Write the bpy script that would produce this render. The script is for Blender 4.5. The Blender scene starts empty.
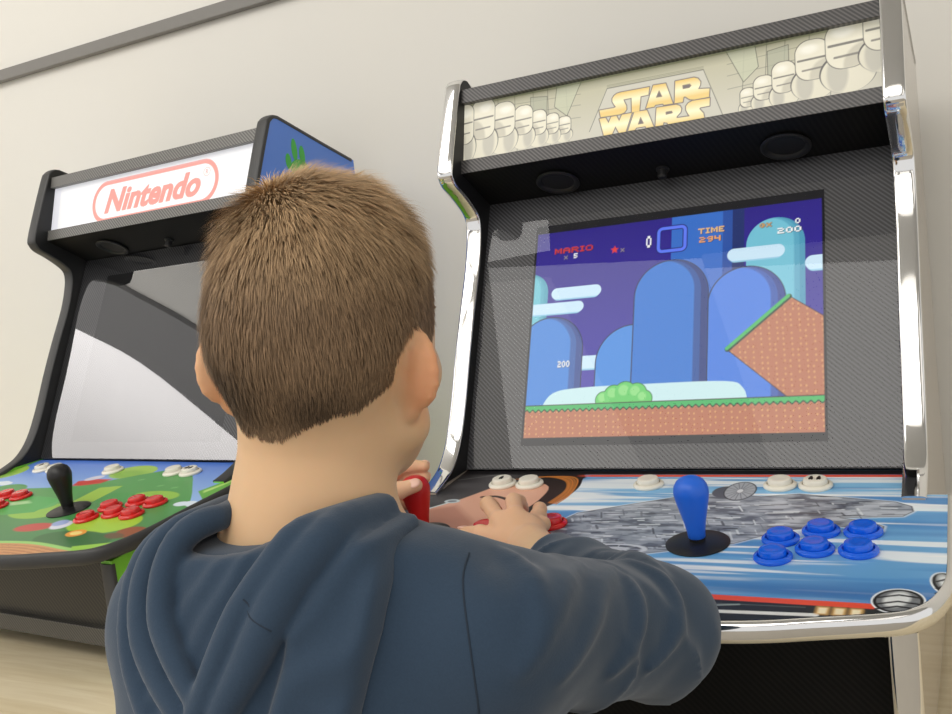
import bpy, bmesh, math, random
import numpy as np
from mathutils import Vector, Matrix
rng = np.random.default_rng(7)
random.seed(7)
scene = bpy.context.scene
COL = scene.collection
PI = math.pi
ZT = 0.75            # table top height
ZM = 0.955           # height of the control panel's back edge (machine frame origin)

# ------------------------------------------------------------------ helpers
def lin(c):
    """sRGB 0..255 triple -> linear floats"""
    out = []
    for v in c[:3]:
        v = v / 255.0
        out.append(v / 12.92 if v <= 0.04045 else ((v + 0.055) / 1.055) ** 2.4)
    return tuple(out)

def L4(c):
    return (*lin(c), 1.0)

def new_mat(name):
    m = bpy.data.materials.new(name)
    m.use_nodes = True
    nt = m.node_tree
    return m, nt, nt.nodes['Principled BSDF']

def simple(name, c, rough=0.5, metal=0.0, coat=0.0, spec=0.5, noise=0.0, nscale=40.0, sss=0.0):
    m, nt, b = new_mat(name)
    b.inputs['Base Color'].default_value = L4(c)
    b.inputs['Roughness'].default_value = rough
    b.inputs['Metallic'].default_value = metal
    b.inputs['Coat Weight'].default_value = coat
    b.inputs['Specular IOR Level'].default_value = spec
    if sss:
        b.inputs['Subsurface Weight'].default_value = sss
        b.inputs['Subsurface Radius'].default_value = (0.012, 0.005, 0.003)
    if noise:
        tc = nt.nodes.new('ShaderNodeTexCoord')
        n = nt.nodes.new('ShaderNodeTexNoise'); n.inputs['Scale'].default_value = nscale
        n.inputs['Detail'].default_value = 4
        mx = nt.nodes.new('ShaderNodeMix'); mx.data_type = 'RGBA'
        mx.inputs[6].default_value = (*[v * (1 - noise) for v in lin(c)], 1)
        mx.inputs[7].default_value = (*[min(1, v * (1 + noise)) for v in lin(c)], 1)
        nt.links.new(tc.outputs['Object'], n.inputs['Vector'])
        nt.links.new(n.outputs['Fac'], mx.inputs[0])
        nt.links.new(mx.outputs[2], b.inputs['Base Color'])
    return m

def carbon(name, dark, light, period=0.0048, rough=0.45, coat=0.1, dirv=(1, 0.35, 1)):
    """carbon-fibre print: thin diagonal stripes"""
    m, nt, b = new_mat(name)
    tc = nt.nodes.new('ShaderNodeTexCoord')
    dot = nt.nodes.new('ShaderNodeVectorMath'); dot.operation = 'DOT_PRODUCT'
    dot.inputs[1].default_value = dirv
    mul = nt.nodes.new('ShaderNodeMath'); mul.operation = 'MULTIPLY'; mul.inputs[1].default_value = 2 * PI / period
    sn = nt.nodes.new('ShaderNodeMath'); sn.operation = 'SINE'
    mp = nt.nodes.new('ShaderNodeMapRange'); mp.inputs[1].default_value = -0.5; mp.inputs[2].default_value = 0.8
    mx = nt.nodes.new('ShaderNodeMix'); mx.data_type = 'RGBA'
    mx.inputs[6].default_value = L4(dark); mx.inputs[7].default_value = L4(light)
    l = nt.links.new
    l(tc.outputs['Object'], dot.inputs[0]); l(dot.outputs['Value'], mul.inputs[0]); l(mul.outputs[0], sn.inputs[0])
    l(sn.outputs[0], mp.inputs[0]); l(mp.outputs[0], mx.inputs[0]); l(mx.outputs[2], b.inputs['Base Color'])
    b.inputs['Roughness'].default_value = rough
    b.inputs['Coat Weight'].default_value = coat
    b.inputs['Coat Roughness'].default_value = 0.25
    return m

def art_mat(name, emit=0.0, rough=0.4, base=1.0, spec=0.4):
    m, nt, b = new_mat(name)
    at = nt.nodes.new('ShaderNodeAttribute'); at.attribute_name = 'Col'
    mul = nt.nodes.new('ShaderNodeMix'); mul.data_type = 'RGBA'; mul.blend_type = 'MULTIPLY'
    mul.inputs[0].default_value = 1.0; mul.inputs[7].default_value = (base, base, base, 1)
    nt.links.new(at.outputs['Color'], mul.inputs[6])
    nt.links.new(mul.outputs[2], b.inputs['Base Color'])
    b.inputs['Roughness'].default_value = rough
    b.inputs['Specular IOR Level'].default_value = spec
    if emit:
        nt.links.new(at.outputs['Color'], b.inputs['Emission Color'])
        b.inputs['Emission Strength'].default_value = emit
    return m

def link(name, me, m=None, parent=None, smooth=False):
    o = bpy.data.objects.new(name, me)
    COL.objects.link(o)
    if m is not None:
        for mm in (m if isinstance(m, (list, tuple)) else [m]):
            me.materials.append(mm)
    if parent is not None:
        o.parent = parent
    if smooth:
        me.polygons.foreach_set('use_smooth', [True] * len(me.polygons))
    return o

def from_np(name, V, F):
    """mesh from an (n,3) array and an (m,4) or (m,3) int array"""
    me = bpy.data.meshes.new(name)
    V = np.asarray(V, dtype=np.float32); F = np.asarray(F, dtype=np.int32)
    k = F.shape[1]
    me.vertices.add(len(V)); me.vertices.foreach_set('co', V.ravel())
    me.loops.add(F.size); me.loops.foreach_set('vertex_index', F.ravel())
    me.polygons.add(len(F))
    me.polygons.foreach_set('loop_start', np.arange(0, F.size, k, dtype=np.int32))
    me.update(calc_edges=True); me.validate()
    return me

class MB:
    def __init__(s):
        s.v = []; s.f = []; s.mi = []
    def face(s, idx, mi=0):
        s.f.append(idx); s.mi.append(mi)
    def box(s, x0, x1, y0, y1, z0, z1, mi=0):
        b = len(s.v)
        for z in (z0, z1):
            s.v += [(x0, y0, z), (x1, y0, z), (x1, y1, z), (x0, y1, z)]
        for q in ((3, 2, 1, 0), (4, 5, 6, 7), (0, 1, 5, 4), (1, 2, 6, 5), (2, 3, 7, 6), (3, 0, 4, 7)):
            s.face([b + i for i in q], mi)
    def prism_x(s, yz, x0, x1, mi=0):
        """polygon in (y,z) extruded along x"""
        b = len(s.v); n = len(yz)
        s.v += [(x0, y, z) for y, z in yz] + [(x1, y, z) for y, z in yz]
        s.face([b + i for i in range(n)][::-1], mi); s.face([b + n + i for i in range(n)], mi)
        for i in range(n):
            j = (i + 1) % n
            s.face([b + i, b + j, b + n + j, b + n + i], mi)
    def lathe(s, prof, c=(0, 0, 0), M=None, n=32, mi=0):
        """(r, h) profile turned about a local z axis"""
        b = len(s.v); k = len(prof)
        for r, h in prof:
            for i in range(n):
                a = 2 * PI * i / n
                p = Vector((r * math.cos(a), r * math.sin(a), h))
                if M is not None: p = M @ p
                s.v.append((p.x + c[0], p.y + c[1], p.z + c[2]))
        for j in range(k - 1):
            for i in range(n):
                i2 = (i + 1) % n
                s.face([b + j * n + i, b + j * n + i2, b + (j + 1) * n + i2, b + (j + 1) * n + i], mi)
        s.face([b + i for i in range(n)][::-1], mi)
        s.face([b + (k - 1) * n + i for i in range(n)], mi)
    def loft(s, rings, closed=True, caps=True, mi=0):
        b = len(s.v); n = len(rings[0])
        for r in rings: s.v += [tuple(p) for p in r]
        for j in range(len(rings) - 1):
            for i in range(n if closed else n - 1):
                i2 = (i + 1) % n
                s.face([b + j * n + i, b + j * n + i2, b + (j + 1) * n + i2, b + (j + 1) * n + i], mi)
        if caps and closed:
            s.face([b + i for i in range(n)][::-1], mi)
            s.face([b + (len(rings) - 1) * n + i for i in range(n)], mi)
    def build(s, name, m=None, parent=None, smooth=False, bevel=0.0, seg=2, angle=35):
        me = bpy.data.meshes.new(name)
        me.from_pydata(s.v, [], s.f)
        me.polygons.foreach_set('material_index', s.mi)
        bm = bmesh.new(); bm.from_mesh(me)
        bmesh.ops.recalc_face_normals(bm, faces=bm.faces)
        bm.to_mesh(me); bm.free()
        o = link(name, me, m, parent)
        if smooth:
            me.polygons.foreach_set('use_smooth', [True] * len(me.polygons))
            me.set_sharp_from_angle(angle=math.radians(angle))
        if bevel:
            md = o.modifiers.new('bevel', 'BEVEL'); md.width = bevel; md.segments = seg; md.limit_method = 'ANGLE'
        return o

def empty(name, loc, rz=0, label=None, cat=None, group=None):
    o = bpy.data.objects.new(name, None); COL.objects.link(o)
    o.location = loc; o.rotation_euler = (0, 0, rz)
    if label: o['label'] = label
    if cat: o['category'] = cat
    if group: o['group'] = group
    return o

def struct(o, label=None):
    o['kind'] = 'structure'
    if label: o['label'] = label
    return o

# ------------------------------------------------------------------ painter: colours printed onto fine vertex grids
class Paint:
    def __init__(s, u0, u1, v0, v1, res, bg):
        s.u = np.arange(u0, u1 + res / 2, res); s.v = np.arange(v0, v1 + res / 2, res); s.res = res
        s.U, s.V = np.meshgrid(s.u, s.v)
        s.C = np.empty(s.U.shape + (3,)); s.C[:] = lin(bg)
    def put(s, a, col, alpha=1.0):
        a = (np.clip(a, 0, 1) * alpha)[..., None]
        s.C = s.C * (1 - a) + (np.asarray(col) if isinstance(col, np.ndarray) else np.asarray(lin(col))) * a
    def aa(s, d, soft=0.0):
        w = max(s.res, soft)
        return np.clip(0.5 - d / w, 0, 1)
    def sd_poly(s, pts):
        U, V = s.U, s.V
        d = np.full(U.shape, 1e9); ins = np.zeros(U.shape, bool)
        n = len(pts)
        for i in range(n):
            (x0, y0), (x1, y1) = pts[i], pts[(i + 1) % n]
            ex, ey = x1 - x0, y1 - y0
            t = np.clip(((U - x0) * ex + (V - y0) * ey) / (ex * ex + ey * ey + 1e-12), 0, 1)
            d = np.minimum(d, (U - x0 - t * ex) ** 2 + (V - y0 - t * ey) ** 2)
            if y0 != y1:
                c = ((y0 > V) != (y1 > V)) & (U < (x1 - x0) * (V - y0) / (y1 - y0) + x0)
                ins ^= c
        d = np.sqrt(d)
        return np.where(ins, -d, d)
    def poly(s, pts, col, alpha=1, grow=0.0, soft=0.0):
        s.put(s.aa(s.sd_poly(pts) - grow, soft), col, alpha)
    def sd_line(s, pts):
        U, V = s.U, s.V; d = np.full(U.shape, 1e9)
        for (x0, y0), (x1, y1) in zip(pts[:-1], pts[1:]):
            ex, ey = x1 - x0, y1 - y0
            t = np.clip(((U - x0) * ex + (V - y0) * ey) / (ex * ex + ey * ey + 1e-12), 0, 1)
            d = np.minimum(d, (U - x0 - t * ex) ** 2 + (V - y0 - t * ey) ** 2)
        return np.sqrt(d)
    def line(s, pts, w, col, alpha=1, soft=0.0):
        s.put(s.aa(s.sd_line(pts) - w / 2, soft), col, alpha)
    def sd_ell(s, c, rx, ry, rot=0):
        X, Y = s.U - c[0], s.V - c[1]
        if rot:
            ca, sa = math.cos(rot), math.sin(rot); X, Y = X * ca + Y * sa, -X * sa + Y * ca
        k = np.sqrt((X / rx) ** 2 + (Y / ry) ** 2)
        return (k - 1) * min(rx, ry)
    def ell(s, c, rx, ry, col, alpha=1, rot=0, soft=0.0):
        s.put(s.aa(s.sd_ell(c, rx, ry, rot), soft), col, alpha)
    def sd_rbox(s, c, hx, hy, r):
        qx = np.abs(s.U - c[0]) - hx + r; qy = np.abs(s.V - c[1]) - hy + r
        return np.hypot(np.maximum(qx, 0), np.maximum(qy, 0)) + np.minimum(np.maximum(qx, qy), 0) - r
    def rbox(s, c, hx, hy, r, col, alpha=1, soft=0.0):
        s.put(s.aa(s.sd_rbox(c, hx, hy, r), soft), col, alpha)
    def noise(s, su, sv, seed=0, oct=3):
        g = np.random.default_rng(seed); out = np.zeros(s.U.shape); amp = 1; tot = 0
        for o in range(oct):
            a = (s.U - s.u[0]) / su * 2 ** o; b = (s.V - s.v[0]) / sv * 2 ** o
            ai = np.floor(a).astype(int); bi = np.floor(b).astype(int)
            T = g.random((bi.max() + 2, ai.max() + 2))
            fa = a - ai; fb = b - bi
            fa = fa * fa * (3 - 2 * fa); fb = fb * fb * (3 - 2 * fb)
            out += amp * ((T[bi, ai] * (1 - fa) + T[bi, ai + 1] * fa) * (1 - fb) + (T[bi + 1, ai] * (1 - fa) + T[bi + 1, ai + 1] * fa) * fb)
            tot += amp; amp *= 0.5
        return out / tot
    def tris(s, T, col, alpha=1):
        """filled triangles (text)"""
        m = np.zeros(s.U.shape)
        for (a, b, c) in T:
            xs = [a[0], b[0], c[0]]; ys = [a[1], b[1], c[1]]
            i0 = max(0, int((min(xs) - s.u[0]) / s.res) - 1); i1 = min(len(s.u), int((max(xs) - s.u[0]) / s.res) + 3)
            j0 = max(0, int((min(ys) - s.v[0]) / s.res) - 1); j1 = min(len(s.v), int((max(ys) - s.v[0]) / s.res) + 3)
            if i0 >= i1 or j0 >= j1: continue
            for ox in (-.25, .25):
                for oy in (-.25, .25):
                    U = s.U[j0:j1, i0:i1] + ox * s.res; V = s.V[j0:j1, i0:i1] + oy * s.res
                    def e(p, q): return (q[0] - p[0]) * (V - p[1]) - (q[1] - p[1]) * (U - p[0])
                    e1, e2, e3 = e(a, b), e(b, c), e(c, a)
                    m[j0:j1, i0:i1] += 0.25 * (((e1 >= 0) & (e2 >= 0) & (e3 >= 0)) | ((e1 <= 0) & (e2 <= 0) & (e3 <= 0)))
        s.put(m, col, alpha)
    def pix(s, text, u, v, pw, ph, col, shadow=(30, 20, 40), gap=1):
        """bitmap lettering, (u,v) = lower left"""
        for ch in text:
            rows = FONT5.get(ch)
            if rows is None: u += pw * 3; continue
            for pas in (0, 1):
                for r, row in enumerate(rows):
                    for c, bit in enumerate(row):
                        if bit == '#':
                            cx = u + (c + .5) * pw; cy = v + (len(rows) - r - .5) * ph
                            if pas == 0: s.rbox((cx + pw * .3, cy - ph * .3), pw * .8, ph * .8, pw * .1, shadow, .55)
                            else: s.rbox((cx, cy), pw * .55, ph * .55, pw * .05, col)
            u += (len(rows[0]) + gap) * pw
    def mesh(s, name, fn, m, parent, clip=None):
        """fn(U,V) -> xyz arrays; clip(U,V) true where the print exists"""
        nv, nu = s.U.shape
        P = np.stack(fn(s.U, s.V), -1).reshape(-1, 3)
        I = np.arange(nv * nu).reshape(nv, nu)
        F = np.stack([I[:-1, :-1], I[:-1, 1:], I[1:, 1:], I[1:, :-1]], -1).reshape(-1, 4)
        C = s.C.reshape(-1, 3)
        if clip is not None:
            ok = clip(s.U, s.V).ravel(); F = F[ok[F].all(1)]
            used = np.unique(F); mp = np.full(nv * nu, -1); mp[used] = np.arange(len(used))
            F = mp[F]; P = P[used]; C = C[used]
        me = from_np(name, P, F)
        at = me.color_attributes.new('Col', 'FLOAT_COLOR', 'POINT')
        at.data.foreach_set('color', np.concatenate([C, np.ones((len(C), 1))], 1).astype(np.float32).ravel())
        return link(name, me, m, parent)

FONT5 = {k: v.split('/') for k, v in {
 'M': '#...#/##.##/#.#.#/#.#.#/#...#', 'A': '.###./#...#/#####/#...#/#...#', 'R': '####./#...#/####./#..#./#...#',
 'I': '###/.#./.#./.#./###', 'O': '.###./#...#/#...#/#...#/.###.', 'T': '#####/..#../..#../..#../..#..',
 'E': '####/#.../###./#.../####', 'x': '#..#/.##./.##./#..#', '0': '.##./#..#/#..#/#..#/.##.', '2': '###./...#/.##./#.../####',
 '9': '.###/#..#/.###/...#/.##.', '4': '#..#/#..#/####/...#/...#', '5': '####/#.../###./...#/###.', 'o': '.##./#.##/#.##/.##.'}.items()}

def text_tris(body, size, shear=0.0, offset=0.0, spacing=1.0):
    cu = bpy.data.curves.new('lettering', 'FONT'); cu.body = body; cu.size = size; cu.shear = shear
    cu.offset = offset; cu.space_character = spacing; cu.resolution_u = 6
    ob = bpy.data.objects.new('lettering', cu); COL.objects.link(ob)
    dg = bpy.context.evaluated_depsgraph_get(); dg.update()
    me = ob.evaluated_get(dg).to_mesh(); me.calc_loop_triangles()
    T = [[tuple(me.vertices[i].co[:2]) for i in t.vertices] for t in me.loop_triangles]
    ob.to_mesh_clear()
    bpy.data.objects.remove(ob); bpy.data.curves.remove(cu)
    return T

def fit_tris(T, u0, u1, v0, v1):
    P = np.array(T).reshape(-1, 2); a = P.min(0); b = P.max(0)
    P = (P - a) / (b - a) * np.array([u1 - u0, v1 - v0]) + np.array([u0, v0])
    return P.reshape(-1, 3, 2)

# ------------------------------------------------------------------ camera
Cpos = (0.33894, -1.03688, 0.24687 + ZM)
Rr = ((0.87872622, 0.46357868, -0.11373231), (0.05830155, 0.13224744, 0.98950065), (-0.47375221, 0.87613094, -0.08918194))
cam = bpy.data.cameras.new('camera'); camo = bpy.data.objects.new('camera', cam); COL.objects.link(camo)
cam.sensor_width = 36; cam.lens = 961.385 / 952 * 36; cam.clip_start = 0.02
Mw = Matrix(((Rr[0][0], Rr[1][0], -Rr[2][0], Cpos[0]), (Rr[0][1], Rr[1][1], -Rr[2][1], Cpos[1]), (Rr[0][2], Rr[1][2], -Rr[2][2], Cpos[2]), (0, 0, 0, 1)))
camo.matrix_world = Mw
scene.camera = camo
scene.view_settings.view_transform = 'Standard'
scene.view_settings.look = 'None'

# ------------------------------------------------------------------ materials
M_chrome = simple('chrome', (235, 235, 235), 0.07, 1.0)
M_blackrub = simple('black_rubber', (54, 54, 54), 0.45, spec=0.5)
M_carbon = carbon('carbon_print', (34, 33, 33), (92, 88, 86), 0.0054, 0.4, 0.15)
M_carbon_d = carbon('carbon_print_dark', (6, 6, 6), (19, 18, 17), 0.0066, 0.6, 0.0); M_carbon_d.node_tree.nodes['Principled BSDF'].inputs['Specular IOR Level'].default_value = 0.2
M_carbon_s = carbon('carbon_bezel', (34, 34, 36), (82, 82, 86), 0.0058, 0.5, 0.0)
M_carbon_b2 = carbon('carbon_kick', (58, 56, 52), (88, 86, 80), 0.0060, 0.5, 0.05)
M_carbon_l = carbon('carbon_print_lightened', (84, 83, 80), (128, 126, 122), 0.0060, 0.45, 0.1)  # lighter copy of the carbon print, reflected light put into the colours
M_black = simple('black_laminate', (16, 16, 17), 0.5)
M_rubber = simple('rubber_foot', (18, 18, 18), 0.8)

M_glass, nt, b = new_mat('screen_glass')
nt.nodes.remove(b)
tr = nt.nodes.new('ShaderNodeBsdfTransparent'); gl = nt.nodes.new('ShaderNodeBsdfGlossy'); gl.inputs['Roughness'].default_value = 0.015
fr = nt.nodes.new('ShaderNodeFresnel'); fr.inputs['IOR'].default_value = 1.62
mr = nt.nodes.new('ShaderNodeMath'); mr.operation = 'MULTIPLY'; mr.inputs[1].default_value = 0.68
mxs = nt.nodes.new('ShaderNodeMixShader'); mr.use_clamp = True
nt.links.new(fr.outputs[0], mr.inputs[0]); nt.links.new(mr.outputs[0], mxs.inputs[0])
nt.links.new(tr.outputs[0], mxs.inputs[1]); nt.links.new(gl.outputs[0], mxs.inputs[2])
nt.links.new(mxs.outputs[0], nt.nodes['Material Output'].inputs['Surface'])

M_glass2 = M_glass.copy(); M_glass2.name = 'screen_glass_strong_reflect'  # copy of the glass with its reflection strengthened, no tint
for n_ in M_glass2.node_tree.nodes:
    if n_.type == 'MATH': n_.inputs[1].default_value = 3.4
M_btn = {'red': simple('red_plastic', (214, 32, 30), 0.25, coat=0.4), 'blue': simple('blue_plastic', (10, 98, 232), 0.25, coat=0.4),
         'white': simple('white_plastic', (238, 234, 220), 0.3, coat=0.3)}
M_bat = {'red': simple('red_bat', (196, 20, 22), 0.45), 'blue': simple('blue_bat', (30, 104, 222), 0.42), 'black': simple('black_bat', (22, 22, 23), 0.42)}
M_washer = simple('black_washer', (20, 20, 21), 0.4)
M_icon = simple('black_icon', (25, 25, 25), 0.5)

# ------------------------------------------------------------------ machine geometry (machine frame: x right, y back, z up from panel's back edge)
AL = 0.1183; CA, SA = math.cos(AL), math.sin(AL)
def pan(u, v, h=0.0):
    h -= 0.0028
    return (u, -v * CA - h * SA, -v * SA + h * CA)
Y2, Z2 = 0.1496, 0.3328; HS = math.hypot(Y2, Z2)
Y3, Z3, Y4, Z4, Y5, Z5 = 0.0765, 0.3722, 0.0865, 0.3893, 0.1127, 0.4811
WI, WO = 0.255, 0.275
ZB = -0.195
YF = -0.268            # front edge of the base sides
UPPER = [(-0.078, -0.010), (-0.055, -0.0025), (-0.030, 0.010), (-0.006, 0.036), (0.018, 0.080), (0.043, 0.137), (0.069, 0.192), (0.098, 0.250),
         (0.112, 0.289), (0.115, 0.309), (0.111, 0.321), (0.098, 0.333), (0.080, 0.346), (0.062, 0.357), (0.055, 0.366), (0.054, 0.378),
         (0.073, 0.425), (0.098, 0.482), (0.104, 0.491), (0.112, 0.496), (0.122, 0.496)]
REAR = [(0.29, 0.437), (0.29, ZB)]
PANEL_R = [(0.255, -0.004), (0.255, 0.0635), (0.2945, 0.0635), (0.2965, 0.170), (0.2975, 0.225), (0.296, 0.246), (0.292, 0.264), (0.286, 0.279), (0.278, 0.290), (0.2675, 0.298), (0.253, 0.3035),
           (0.234, 0.309), (0.208, 0.316), (0.176, 0.325), (0.144, 0.331), (0.090, 0.338), (0.045, 0.341)]
PANEL_OUT = PANEL_R + [(0.0, 0.342)] + [(-u, v) for u, v in PANEL_R[::-1]]

def smooth_poly(pts, n=4):
    """Catmull-Rom through the points"""
    P = [Vector(p) for p in pts]; out = []
    for i in range(len(P) - 1):
        p0 = P[max(i - 1, 0)]; p1 = P[i]; p2 = P[i + 1]; p3 = P[min(i + 2, len(P) - 1)]
        for k in range(n):
            t = k / n
            out.append(0.5 * ((2 * p1) + (p2 - p0) * t + (2 * p0 - 5 * p1 + 4 * p2 - p3) * t * t + (3 * p1 - p0 - 3 * p2 + p3) * t ** 3))
    out.append(P[-1])
    return [tuple(p) for p in out]

UPS = smooth_poly(UPPER, 4)

def trim_sweep(mb, line, x0, x1, bulge, depth=0.004):
    """half-round edge moulding along a (y,z) line whose solid lies on the left of travel"""
    n = len(line); rings = []
    for i, (y, z) in enumerate(line):
        a = line[max(i - 1, 0)]; c = line[min(i + 1, n - 1)]
        t = Vector((c[0] - a[0], c[1] - a[1])).normalized(); nr = Vector((-t.y, t.x))
        ring = []
        xc = (x0 + x1) / 2; hx = (x1 - x0) / 2
        for k in range(9):
            th = PI * k / 8
            ring.append((xc - hx * math.cos(th), y + nr.x * bulge * math.sin(th) ** 0.7, z + nr.y * bulge * math.sin(th) ** 0.7))
        ring.append((x1, y - nr.x * depth, z - nr.y * depth)); ring.append((x0, y - nr.x * depth, z - nr.y * depth))
        rings.append(ring)
    mb.loft(rings)

def plane_fn(p0, e, nrm, off):
    return lambda U, V: (U, p0[0] + e[0] * V + nrm[0] * off, p0[1] + e[1] * V + nrm[1] * off)

def build_machine(theme, loc, rz, feet, label):
    root = empty('arcade_machine', loc, rz, label, 'arcade machine', 'two player bartop arcade machines')
    dz = -(ZB - feet)
    frame = bpy.data.objects.new('tmp', None)     # children hold machine-frame meshes raised so the root stands at the feet
    made = []
    def add(o):
        if o.parent is root: made.append(o)
        return o
    trim = M_chrome if theme == 'space' else M_blackrub
    # --- sides
    prof = [(0.29, ZB), (YF, ZB), (YF, -0.060), (-0.075, -0.032)] + UPS + [(0.29, 0.437)]
    for sx in (-1, 1):
        mb = MB(); a, b2 = sorted((sx * WI, sx * WO)); mb.prism_x(prof, a, b2)
        sd = add(mb.build('side_panel', [M_side[theme]], root))
        t = MB()
        trim_sweep(t, UPS + [(0.16, 0.4825), (0.22, 0.461), (0.285, 0.4385)], a - 0.001, b2 + 0.001, 0.0022)
        trim_sweep(t, [(YF, ZB), (YF, -0.13), (YF, -0.064)], a - 0.001, b2 + 0.001, 0.0022)
        t.build('edge_trim', trim, sd, smooth=True, angle=50)
        # inner black face of the side
        ib = MB(); xi = sx * WI; ib.prism_x([(y + 0.001, z) for y, z in UPS[3:]] + [(0.16, 0.47), (0.16, 0.05), (0.02, 0.0)], min(xi, xi - sx * 0.0012), max(xi, xi - sx * 0.0012))
        ib.build('inner_lining', M_black, sd)
    # --- control panel slab + print + edge moulding
    mb = MB(); TH = 0.018
    top = [pan(u, v, -0.0006) for u, v in PANEL_OUT]; bot = [pan(u, v, -TH) for u, v in PANEL_OUT]
    n = len(top); mb.v += top + bot
    mb.face(list(range(n))); mb.face([n + i for i in range(n)][::-1])
    for i in range(n):
        j = (i + 1) % n; mb.face([i, j, n + j, n + i])
    cp = add(mb.build('control_panel', M_black, root))
    P = PANEL_ART[theme]
    def inside(U, V):
        out = (V >= -0.002) & ((np.abs(U) < 0.2545) | (V > 0.0640)) & (np.abs(U) < 0.2985)
        out &= P.sd_poly(PANEL_OUT) < 0.0008
        return out
    pr = P.mesh('printed_artwork', lambda U, V: (U, -V * CA + 0.0028 * SA, -V * SA - 0.0028 * CA), M_panelart, cp, inside)
    pr['label'] = PANEL_LABEL[theme]
    t = MB(); rings = []
    ol = smooth_poly(PANEL_OUT[2:-2], 3)
    # keep the corner at the wing's back crisp
    for i, (u, v) in enumerate(ol):
        a = ol[max(i - 1, 0)]; c = ol[min(i + 1, len(ol) - 1)]
        tv = Vector((c[0] - a[0], c[1] - a[1])).normalized(); nr = Vector((-tv.y, tv.x))
        if nr.dot(Vector((u, v - 0.1))) < 0: nr = -nr
        ring = []
        for k in range(9):
            th = PI * k / 8
            bl = 0.0055 * math.sin(th) ** 0.8; h = -TH / 2 + (TH / 2 + 0.0004) * math.cos(th)
            ring.append(pan(u + nr.x * bl, v + nr.y * bl, h))
        ring.append(pan(u - nr.x * 0.003, v - nr.y * 0.003, -TH - 0.0004)); ring.append(pan(u - nr.x * 0.0012, v - nr.y * 0.0012, 0.0004))
        rings.append(ring)
    t.loft(rings)
    t.build('edge_trim', trim, cp, smooth=True, angle=50)
    # --- monitor bezel, display, glass
    e = (Y2 / HS, Z2 / HS); nrm = (-Z2 / HS, Y2 / HS)
    def mp(x, s, off): return (x, e[0] * s + nrm[0] * off, e[1] * s + nrm[1] * off)
    def slab(x0, x1, s0, s1, o0, o1, name, m, parent):
        q = MB()
        for o_ in (o0, o1):
            q.v += [mp(x0, s0, o_), mp(x1, s0, o_), mp(x1, s1, o_), mp(x0, s1, o_)]
        for f in ((3, 2, 1, 0), (4, 5, 6, 7), (0, 1, 5, 4), (1, 2, 6, 5), (2, 3, 7, 6), (3, 0, 4, 7)): q.face(list(f))
        return q.build(name, m, parent)
    bz = add(slab(-0.254, 0.254, 0.0, HS, -0.010, 0.0, 'monitor_bezel', M_carbon_s, root))
    S = SCREEN_ART[theme]
    dsp = add(S.mesh('display_screen', plane_fn((0, 0), e, nrm, 0.0008), M_screen if theme == 'space' else M_screen_off, root))
    dsp['label'] = 'lit monitor showing a colourful platform game' if theme == 'space' else 'dark switched-off monitor'
    q = MB(); q.v += [mp(-0.2535, 0.001, 0.003), mp(0.2535, 0.001, 0.003), mp(0.2535, HS - 0.002, 0.003), mp(-0.2535, HS - 0.002, 0.003)]; q.face([0, 1, 2, 3])
    add(q.build('screen_glass', M_glass if theme == 'space' else M_glass2, root))
    # --- soffit with two speakers and a knob
    sv = Vector((Y2 - Y3, Z2 - Z3)).normalized(); sn = Vector((sv.y, -sv.x))     # points down/forward
    if sn.y > 0: sn = -sn
    mb = MB(); mb.prism_x([(Y3, Z3), (Y2 + 0.004, Z2 - 0.002), (Y2 + 0.008, Z2 + 0.006), (Y3 + 0.006, Z3 + 0.008)], -WI, WI)
    sf = add(mb.build('speaker_panel', M_carbon_d, root))
    ex = Vector((1, 0, 0)); ey = Vector((0, sv.x, sv.y)); ez = Vector((0, sn.x, sn.y))
    Mf = Matrix((ex, ey, ez)).transposed()
    cc = Vector((0, Y3, Z3))
    for x in (-0.139, 0.144):
        c = cc + ey * 0.050 + ex * x
        mb = MB()
        Mo = Mf @ Matrix(((1, 0, 0), (0, 0.95, 0), (0, 0, 1)))
        mb.lathe([(0.024, 0.0003), (0.0275, 0.0012), (0.0285, 0.0032), (0.0265, 0.0042), (0.0225, 0.0032), (0.0205, 0.001)], c, Mo, 40)
        sg = mb.build('speaker_ring', M_black, sf, smooth=True)
        mb = MB(); mb.lathe([(0.0205, 0.0004), (0.012, -0.002), (0.006, 0.0005), (0.0005, 0.001)], c, Mo, 32)
        mb.build('speaker_cone', M_speaker, sf, smooth=True)
    kb = MB(); c = cc + ey * 0.060 + ex * (-0.004)
    kb.lathe([(0.008, 0), (0.008, 0.002), (0.0055, 0.003), (0.0055, 0.011), (0.004, 0.013)], c, Mf, 20)
    kb.build('volume_knob', M_black, sf, smooth=True)
    # --- marquee
    me_ = Vector((Y5 - Y4, Z5 - Z4)); HM = me_.length; me_.normalize(); mn = Vector((-me_.y, me_.x))
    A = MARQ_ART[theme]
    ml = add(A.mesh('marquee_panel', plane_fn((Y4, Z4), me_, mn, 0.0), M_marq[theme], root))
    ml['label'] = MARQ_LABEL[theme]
    mb = MB(); mb.prism_x([(Y3, Z3), (Y4 - 0.0058, Z4 + 0.0005), (Y4 + 0.012, Z4 - 0.003), (Y3 + 0.014, Z3 - 0.004)], -WI, WI)
    lr = add(mb.build('marquee_rail', M_carbon if theme == 'space' else M_carbon_l, root, bevel=0.0008))
    f0 = Vector((Y4, Z4)) + me_ * 0.0755 + mn * 0.009; f1 = Vector((Y4, Z4)) + me_ * (HM - 0.0005) + mn * 0.009
    mb = MB(); mb.prism_x([tuple(f0), tuple(f1), (f1.x + 0.030, f1.y - 0.004), (f0.x + 0.012, f0.y - 0.002)], -WI, WI)
    add(mb.build('marquee_rail', M_carbon if theme == 'space' else M_carbon_l, root, bevel=0.0008))
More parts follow.
